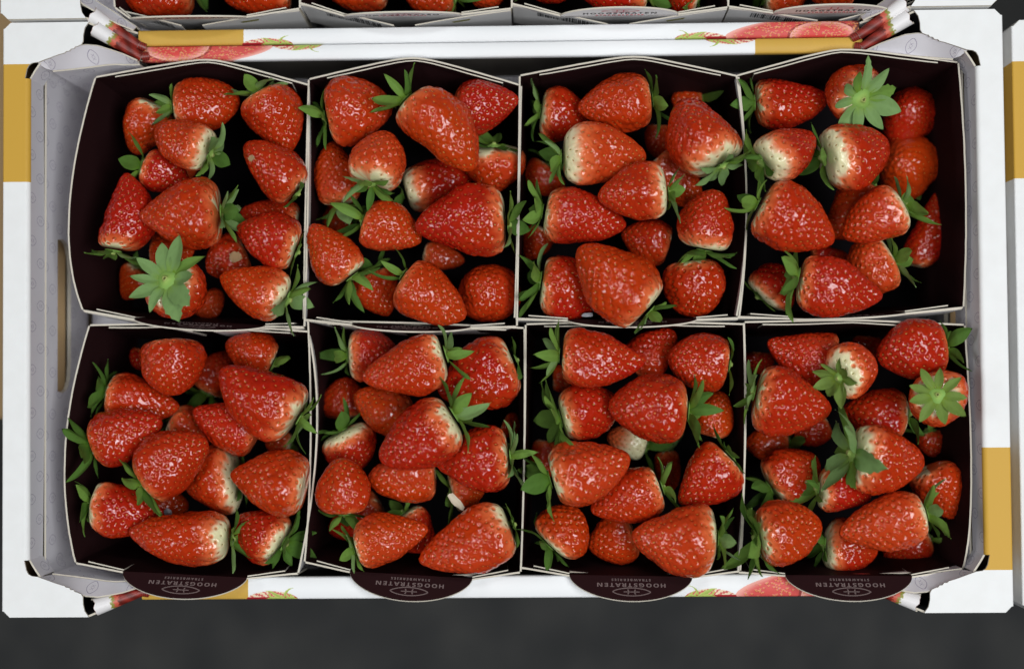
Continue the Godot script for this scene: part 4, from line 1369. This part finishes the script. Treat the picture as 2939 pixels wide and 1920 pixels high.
	berry("dark pair-like strawberry at the front left floor of the second front punnet", "strawberries in the front tray", Vector3(-66.1, -54, 97.4), Vector3(-94.7, -54, 113.3), 24.2, 0.30, 0.03, 0.00, 0, 90, 9, 2, 3)
	berry("sunken strawberry with small calyx in the front middle of the second front punnet", "strawberries in the front tray", Vector3(-52.8, -29, 100.5), Vector3(-37.9, -31, 120.7), 25, 0.30, 0.10, 0.00, 5, 79, 14, 1, 2)
	berry("pale strawberry with a dried papery sepal, right of centre in the second front punnet", "strawberries in the front tray", Vector3(-28.1, -29, 91.7), Vector3(-10.1, -31, 86.7), 24.4, 0.30, 0.14, 0.00, 5, 83, 15.1, 1, 2)
	berry("white-topped strawberry at the left wall of the second front punnet", "strawberries in the front tray", Vector3(-84.5, -29.6, 57.7), Vector3(-74.2, -33.6, 78.4), 28.3, 0.20, 0.18, 0.00, 7, 81, 14, 2, 2)
	berry("white-ended strawberry in the back left corner of the second front punnet", "strawberries in the front tray", Vector3(-81.4, -29, 19.6), Vector3(-54.4, -31, 18.9), 27.2, 0.30, 0.14, 0.00, 6, 77, 16.2, 1, 2)
	berry("seedy strawberry left of the middle of the second front punnet, tip upper left", "strawberries in the front tray", Vector3(-49.6, -28.4, 55), Vector3(-77.1, -28.4, 39.4), 25.5, 0.30, 0.03, 0.00, 0, 90, 9, 2, 2)
	berry("wide strawberry filling the back right corner of the second front punnet", "strawberries in the front tray", Vector3(7.4, -15.2, 23), Vector3(-32.8, -15.2, 38.9), 35.6, 0.32, 0.07, 0.00, 4, 80, 13, 2, 1)
	berry("strawberry with flat side showing under the central one of the second front punnet", "strawberries in the front tray", Vector3(-33.1, -18.1, 81.9), Vector3(-69.2, -18.1, 82.6), 26.2, 0.20, 0.04, 0.00, 0, 90, 9, 2, 1)
	berry("round strawberry at the front left wall of the second front punnet, shaded calyx beneath", "strawberries in the front tray", Vector3(-80.2, -10.6, 100.4), Vector3(-81.6, -8.6, 71.5), 26.9, 0.16, 0.02, 0.00, 5, 80, 13, 2, 1)
	berry("conical strawberry at the front left of the second front punnet, calyx by its left", "strawberries in the front tray", Vector3(-74.7, -2, 116), Vector3(-37.5, -2, 106.2), 25.6, 0.38, 0.07, 0.00, 8, 86, 13, 1, 0)
	berry("longest strawberry in the front right corner of the second front punnet, white end up", "strawberries in the front tray", Vector3(5.6, -2, 104.7), Vector3(-42, -2, 122.5), 30.2, 0.40, 0.14, 0.00, 6, 90, 11.7, 2, 0)
	berry("conical strawberry at the back of the second front punnet, white rim and calyx right", "strawberries in the front tray", Vector3(-27, 0.2, 19.6), Vector3(-69.4, 0.2, 31.9), 28.4, 0.40, 0.07, 0.00, 5, 69, 17.3, 1, 0)
	berry("strawberry at the right wall of the second front punnet, star calyx over the edge", "strawberries in the front tray", Vector3(4.6, -6.8, 71.7), Vector3(-33.6, -8.8, 75.2), 34.8, 0.46, 0.05, 0.00, 10, 81, 17.3, 0, 0)
	berry("broad orange-red strawberry topping the centre of the second front punnet, calyx upper right", "strawberries in the front tray", Vector3(-22.9, 5.5, 49.2), Vector3(-60.1, 5.5, 72.4), 32.8, 0.32, 0.11, 0.00, 8, 75, 17.3, 1, 0)
	room = AABB(Vector3(11.9, -90, 5.3), Vector3(106.8, 90, 121.9))
	berry("small strawberry under the uppermost left one of the third front punnet", "strawberries in the front tray", Vector3(25.3, -54, 33), Vector3(34.1, -54, 33), 14, 0.20, 0.03, 0.00, 0, 90, 9, 2, 3)
	berry("white unripe strawberry in the central hollow of the third front punnet", "strawberries in the front tray", Vector3(75.8, -54, 69.6), Vector3(54.4, -54, 62.6), 17.5, 0.20, 0.77, 0.00, 4, 80, 15.1, 2, 3)
	berry("narrow dark strawberry deep right of centre in the third front punnet", "strawberries in the front tray", Vector3(85.6, -54, 70.6), Vector3(88.2, -54, 93.1), 15.3, 0.20, 0.03, 0.00, 5, 75, 15.1, 1, 3)
	berry("dark sliver of strawberry at the left wall of the third front punnet", "strawberries in the front tray", Vector3(22.1, -54, 64.3), Vector3(16.9, -54, 89.6), 15.4, 0.20, 0.03, 0.00, 0, 90, 9, 2, 3)
	berry("shaded strawberry behind the big calyx at the right of the third front punnet", "strawberries in the front tray", Vector3(106.3, -31, 63.9), Vector3(112.1, -29, 39.8), 22.3, 0.20, 0.03, 0.00, 0, 90, 9, 2, 2)
	berry("sunken strawberry at the front middle of the third front punnet", "strawberries in the front tray", Vector3(67.8, -29, 109.8), Vector3(42.8, -31, 119.2), 27, 0.28, 0.03, 0.00, 0, 90, 9, 2, 2)
	berry("strawberry at the back middle of the third front punnet, tip upper right", "strawberries in the front tray", Vector3(65.1, -31, 28.5), Vector3(88.7, -29, 9), 23.9, 0.26, 0.03, 0.00, 0, 90, 9, 2, 2)
	berry("egg-shaped strawberry in the back right corner of the third front punnet", "strawberries in the front tray", Vector3(114.9, -13, 26.2), Vector3(83.5, -13, 21.8), 28.8, 0.24, 0.02, 0.00, 3, 80, 15.1, 2, 1)
	berry("orange strawberry on the left of the third front punnet with large ragged calyx", "strawberries in the front tray", Vector3(28.1, -15.8, 52.9), Vector3(59.5, -17.8, 45.3), 30.9, 0.24, 0.11, 0.00, 9, 79, 19.4, 1, 1)
	berry("strawberry in the front left corner of the third front punnet, calyx towards the front", "strawberries in the front tray", Vector3(21.5, -16.3, 116.9), Vector3(38.9, -18.3, 99.6), 29.4, 0.22, 0.15, 0.00, 7, 85, 16.2, 2, 1)
	berry("cream-rimmed strawberry below the centre of the third front punnet, tip lower left", "strawberries in the front tray", Vector3(80.4, -12.4, 87.4), Vector3(44, -12.4, 99.1), 28.3, 0.36, 0.06, 0.00, 5, 77, 15.1, 1, 1)
	berry("triangular strawberry at the right wall of the third front punnet, tip lower left", "strawberries in the front tray", Vector3(114.7, -13, 71.5), Vector3(88.8, -13, 95.8), 29.2, 0.44, 0.02, 0.00, 5, 79, 16.2, 2, 1)
	berry("strawberry lying in the back left corner of the third front punnet, fringed calyx left", "strawberries in the front tray", Vector3(28, -2, 21), Vector3(71.6, -2, 24.3), 29.4, 0.42, 0.05, 0.00, 8, 80, 15.1, 1, 0)
	berry("wide strawberry on the lower left of the third front punnet, tip upper right", "strawberries in the front tray", Vector3(22.7, -0.9, 82.4), Vector3(63.3, -0.9, 71.8), 33, 0.38, 0.07, 0.00, 7, 77, 18.4, 1, 0)
	berry("very large strawberry in the front right corner of the third front punnet, tip left", "strawberries in the front tray", Vector3(106.5, 0.6, 111.8), Vector3(63.4, 0.6, 110.6), 34.6, 0.40, 0.10, 0.10, 8, 75, 16.2, 1, 0)
	berry("very large strawberry at the centre of the third front punnet, green speckled tip left", "strawberries in the front tray", Vector3(92.7, 1.8, 49.3), Vector3(52.8, 1.8, 46.2), 36.5, 0.30, 0.03, 0.00, 8, 73, 19.4, 1, 0)
	room = AABB(Vector3(121.1, -90, 6.7), Vector3(109.2, 90, 122.6))
	berry("dim strawberry at the back edge of the front-right punnet, between two larger ones", "strawberries in the front tray", Vector3(194.1, -54, 11), Vector3(192.9, -54, 20.5), 19.1, 0.20, 0.03, 0.00, 0, 90, 9, 2, 3)
	berry("dim strawberry at the back left wall of the front-right punnet", "strawberries in the front tray", Vector3(136.1, -54, 18.9), Vector3(135, -54, 30), 16.8, 0.20, 0.03, 0.00, 0, 90, 9, 2, 3)
	berry("dark strawberry low at the left wall of the front-right punnet", "strawberries in the front tray", Vector3(151.8, -56.4, 68.2), Vector3(127.8, -56.4, 68), 18, 0.20, 0.03, 0.00, 4, 79, 15.1, 2, 3)
	berry("shaded strawberry under the left one of the front-right punnet, in the middle", "strawberries in the front tray", Vector3(172, -51.6, 57.2), Vector3(154, -51.6, 66), 16.7, 0.20, 0.03, 0.00, 0, 90, 9, 2, 3)
	berry("small dark strawberry at the right wall of the front-right punnet, below a drooping leaf", "strawberries in the front tray", Vector3(224.1, -54, 61.7), Vector3(227.8, -54, 75.6), 14, 0.20, 0.03, 0.00, 3, 80, 18.4, 2, 3)
	berry("shaded round strawberry near the front right floor of the front-right punnet", "strawberries in the front tray", Vector3(225.1, -54, 118.3), Vector3(200.1, -54, 128.1), 21.2, 0.20, 0.03, 0.00, 3, 80, 13, 2, 3)
	berry("drooping strawberry along the right wall of the front-right punnet, narrow tip forwards", "strawberries in the front tray", Vector3(216.1, -29, 79), Vector3(230.4, -31, 106.2), 27, 0.42, 0.03, 0.00, 0, 90, 9, 2, 2)
	berry("strawberry with white-edged end right of the centre of the front-right punnet", "strawberries in the front tray", Vector3(208.4, -29, 51.9), Vector3(175.2, -31, 49.8), 27.6, 0.30, 0.07, 0.00, 4, 80, 19.4, 2, 2)
	berry("strawberry on the left of the front-right punnet with a dark calyx at its front", "strawberries in the front tray", Vector3(135.9, -30.3, 90), Vector3(162, -32.3, 74.9), 29.9, 0.26, 0.09, 0.00, 6, 80, 16.2, 2, 2)
	berry("white-shouldered strawberry at the front middle of the front-right punnet", "strawberries in the front tray", Vector3(163.1, -29, 118.5), Vector3(191.4, -31, 122.3), 28.1, 0.26, 0.18, 0.00, 6, 79, 15.1, 2, 2)
	berry("long-tipped strawberry in the back left corner of the front-right punnet", "strawberries in the front tray", Vector3(170.4, -17.6, 22.8), Vector3(134.4, -17.6, 15), 26.7, 0.44, 0.03, 0.08, 0, 90, 9, 2, 1)
	berry("egg-shaped smooth strawberry in the back right corner of the front-right punnet", "strawberries in the front tray", Vector3(223.9, -14, 18.6), Vector3(188.3, -12, 23), 29.9, 0.26, 0.02, 0.00, 6, 79, 14, 2, 1)
	berry("strawberry with a yellow-green calyx facing up, back middle of the front-right punnet", "strawberries in the front tray", Vector3(164.7, 7, 33.6), Vector3(184, -7, 26.8), 27.5, 0.20, 0.14, 0.00, 9, 88, 11.7, 3, 0)
	berry("strawberry seen from its flat star calyx, right wall of the front-right punnet", "strawberries in the front tray", Vector3(211.8, 11.5, 42), Vector3(219.6, -15.5, 47.9), 28.5, 0.20, 0.09, 0.00, 9, 94, 13.5, 3, 0)
	berry("small strawberry with curly calyx below the centre of the front-right punnet", "strawberries in the front tray", Vector3(157.2, -13.3, 88.9), Vector3(185.4, -15.3, 92.5), 23.6, 0.28, 0.12, 0.00, 7, 85, 15.1, 1, 1)
	berry("conical strawberry on the left of the front-right punnet, calyx at the wall", "strawberries in the front tray", Vector3(124, 0.6, 40.3), Vector3(162.4, 0.6, 49.4), 34.1, 0.42, 0.04, 0.00, 7, 75, 15.1, 1, 0)
	berry("strawberry in the front left corner of the front-right punnet under a shaggy calyx", "strawberries in the front tray", Vector3(124.4, -0.5, 111.7), Vector3(157.7, -3.5, 105.7), 32.7, 0.30, 0.07, 0.00, 11, 84, 21.6, 1, 0)
	berry("conical strawberry at the front right of the front-right punnet, tip left", "strawberries in the front tray", Vector3(209.1, -1, 99.8), Vector3(165.8, -1, 110.2), 29.3, 0.36, 0.09, 0.00, 7, 75, 16.2, 1, 0)
	berry("strawberry topping the front-right punnet with the biggest upswept calyx", "strawberries in the front tray", Vector3(170.9, 3.1, 70.2), Vector3(208.5, -3.9, 76.4), 33.6, 0.34, 0.13, 0.00, 9, 85, 23.8, 0, 0)
	room = AABB(Vector3(-240.0, -90, -290.0), Vector3(480.0, 90, 133.0))
	berry("red strawberry cut by the top edge, left punnet of the rear tray", "strawberries in the rear tray", Vector3(-160, -30, -172.9), Vector3(-198.6, -30, -171.6), 30.7, 0.20, 0.03, 0.00, 4, 80, 14, 2, 2)
	berry("strawberry near the corner of the left punnet of the rear tray", "strawberries in the rear tray", Vector3(-108.7, -30, -174), Vector3(-145.3, -30, -169), 30.6, 0.30, 0.03, 0.00, 0, 90, 9, 2, 2)
	berry("strawberry behind the printed flap, second punnet of the rear tray", "strawberries in the rear tray", Vector3(-57.8, -32.7, -172.1), Vector3(-92.6, -32.7, -173.5), 28.7, 0.20, 0.05, 0.00, 0, 90, 9, 2, 2)
	berry("strawberry with calyx beside it, second punnet of the rear tray", "strawberries in the rear tray", Vector3(-22.7, -31.7, -167.7), Vector3(-50.4, -31.7, -169.9), 24.5, 0.30, 0.05, 0.00, 6, 80, 16.2, 1, 2)
	berry("dark red strawberry in the corner of the second punnet, rear tray", "strawberries in the rear tray", Vector3(-13.6, -25.6, -171.4), Vector3(2.6, -25.6, -165.7), 22.3, 0.20, 0.03, 0.00, 0, 90, 9, 2, 2)
	berry("orange strawberry at the left of the third punnet, rear tray", "strawberries in the rear tray", Vector3(19, -30, -175.8), Vector3(37, -30, -168.2), 22.4, 0.20, 0.03, 0.00, 5, 80, 16.2, 1, 2)
	berry("pale-ended strawberry in the middle of the third punnet, rear tray", "strawberries in the rear tray", Vector3(77.4, -13, -163), Vector3(38.5, -13, -167.1), 27.1, 0.30, 0.14, 0.00, 6, 80, 16.2, 1, 1)
	berry("strawberry with cream end, right side of the third punnet, rear tray", "strawberries in the rear tray", Vector3(104, -30, -165.4), Vector3(86.9, -30, -169.3), 24.4, 0.30, 0.17, 0.00, 6, 80, 16.2, 1, 2)
	berry("shaded strawberry of the right punnet, rear tray, white shoulder left", "strawberries in the rear tray", Vector3(136.8, -37.5, -168.8), Vector3(161.4, -37.5, -169.3), 26.6, 0.20, 0.17, 0.00, 6, 80, 16.2, 2, 2)
	berry("shaded strawberry beside the corner post, right punnet of the rear tray", "strawberries in the rear tray", Vector3(183.5, -22.5, -169.4), Vector3(156.8, -22.5, -168.9), 28.1, 0.20, 0.03, 0.00, 0, 90, 9, 2, 2)
	# the rest of the rear tray's fruit, behind the top edge of the picture
	var sources := []
	for o in get_children():
		if o.has_meta("group") and o.get_meta("group") == "strawberries in the rear tray":
			sources.append(o)
	for column in 4:
		for row in 4:
			for place in 3:
				var source: Node3D = sources[rng.randi() % sources.size()]
				var o: Node3D = source.duplicate()
				o.name = numbered("strawberry")
				add_child(o, true)
				o.set_meta("label", "red strawberry in the rear tray beyond the top edge of the photo")
				o.basis = Basis(Vector3.UP, rng.randf() * TAU) * source.basis
				var middle := o.basis * Vector3(0, 0, 16.0)
				o.position = (Vector3(-185 + column * 105 + place * 28 + rng.randf_range(-4, 4), -26 + rng.randf_range(-6, 8), -206 - row * 25 + rng.randf_range(-4, 4)) - middle) * MM

	crumb("dry_flake", "tan chip stuck on the upright strawberry at the right of the back-left punnet", "flake", Vector3(-123, 8, -77.7), Vector3(3.6, 1.3, 2.7), 0.60, M.flake)
	crumb("dry_flake", "larger brown dry flake on the glossy strawberry in the back-left punnet", "flake", Vector3(-136, -15, -30.8), Vector3(6.5, 2, 5.8), 0.30, M.flake)
	crumb("paper_scrap", "white scrap in the gap at the left of the front-left punnet", "scrap", Vector3(-173.3, -24, 100.6), Vector3(4.5, 1.8, 6.5), 0.10, M.scrap)
	crumb("dried_sepal", "papery cream dried sepal right of centre in the second front punnet", "dried sepal", Vector3(-23.8, -9, 93.7), Vector3(4, 2.2, 11), 0.75, M.dry_paper)
	crumb("paper_scrap", "clear grey scrap at the front edge of the third back punnet", "scrap", Vector3(43.1, -12, 0.6), Vector3(6, 1.4, 2.2), 0.00, M.scrap)
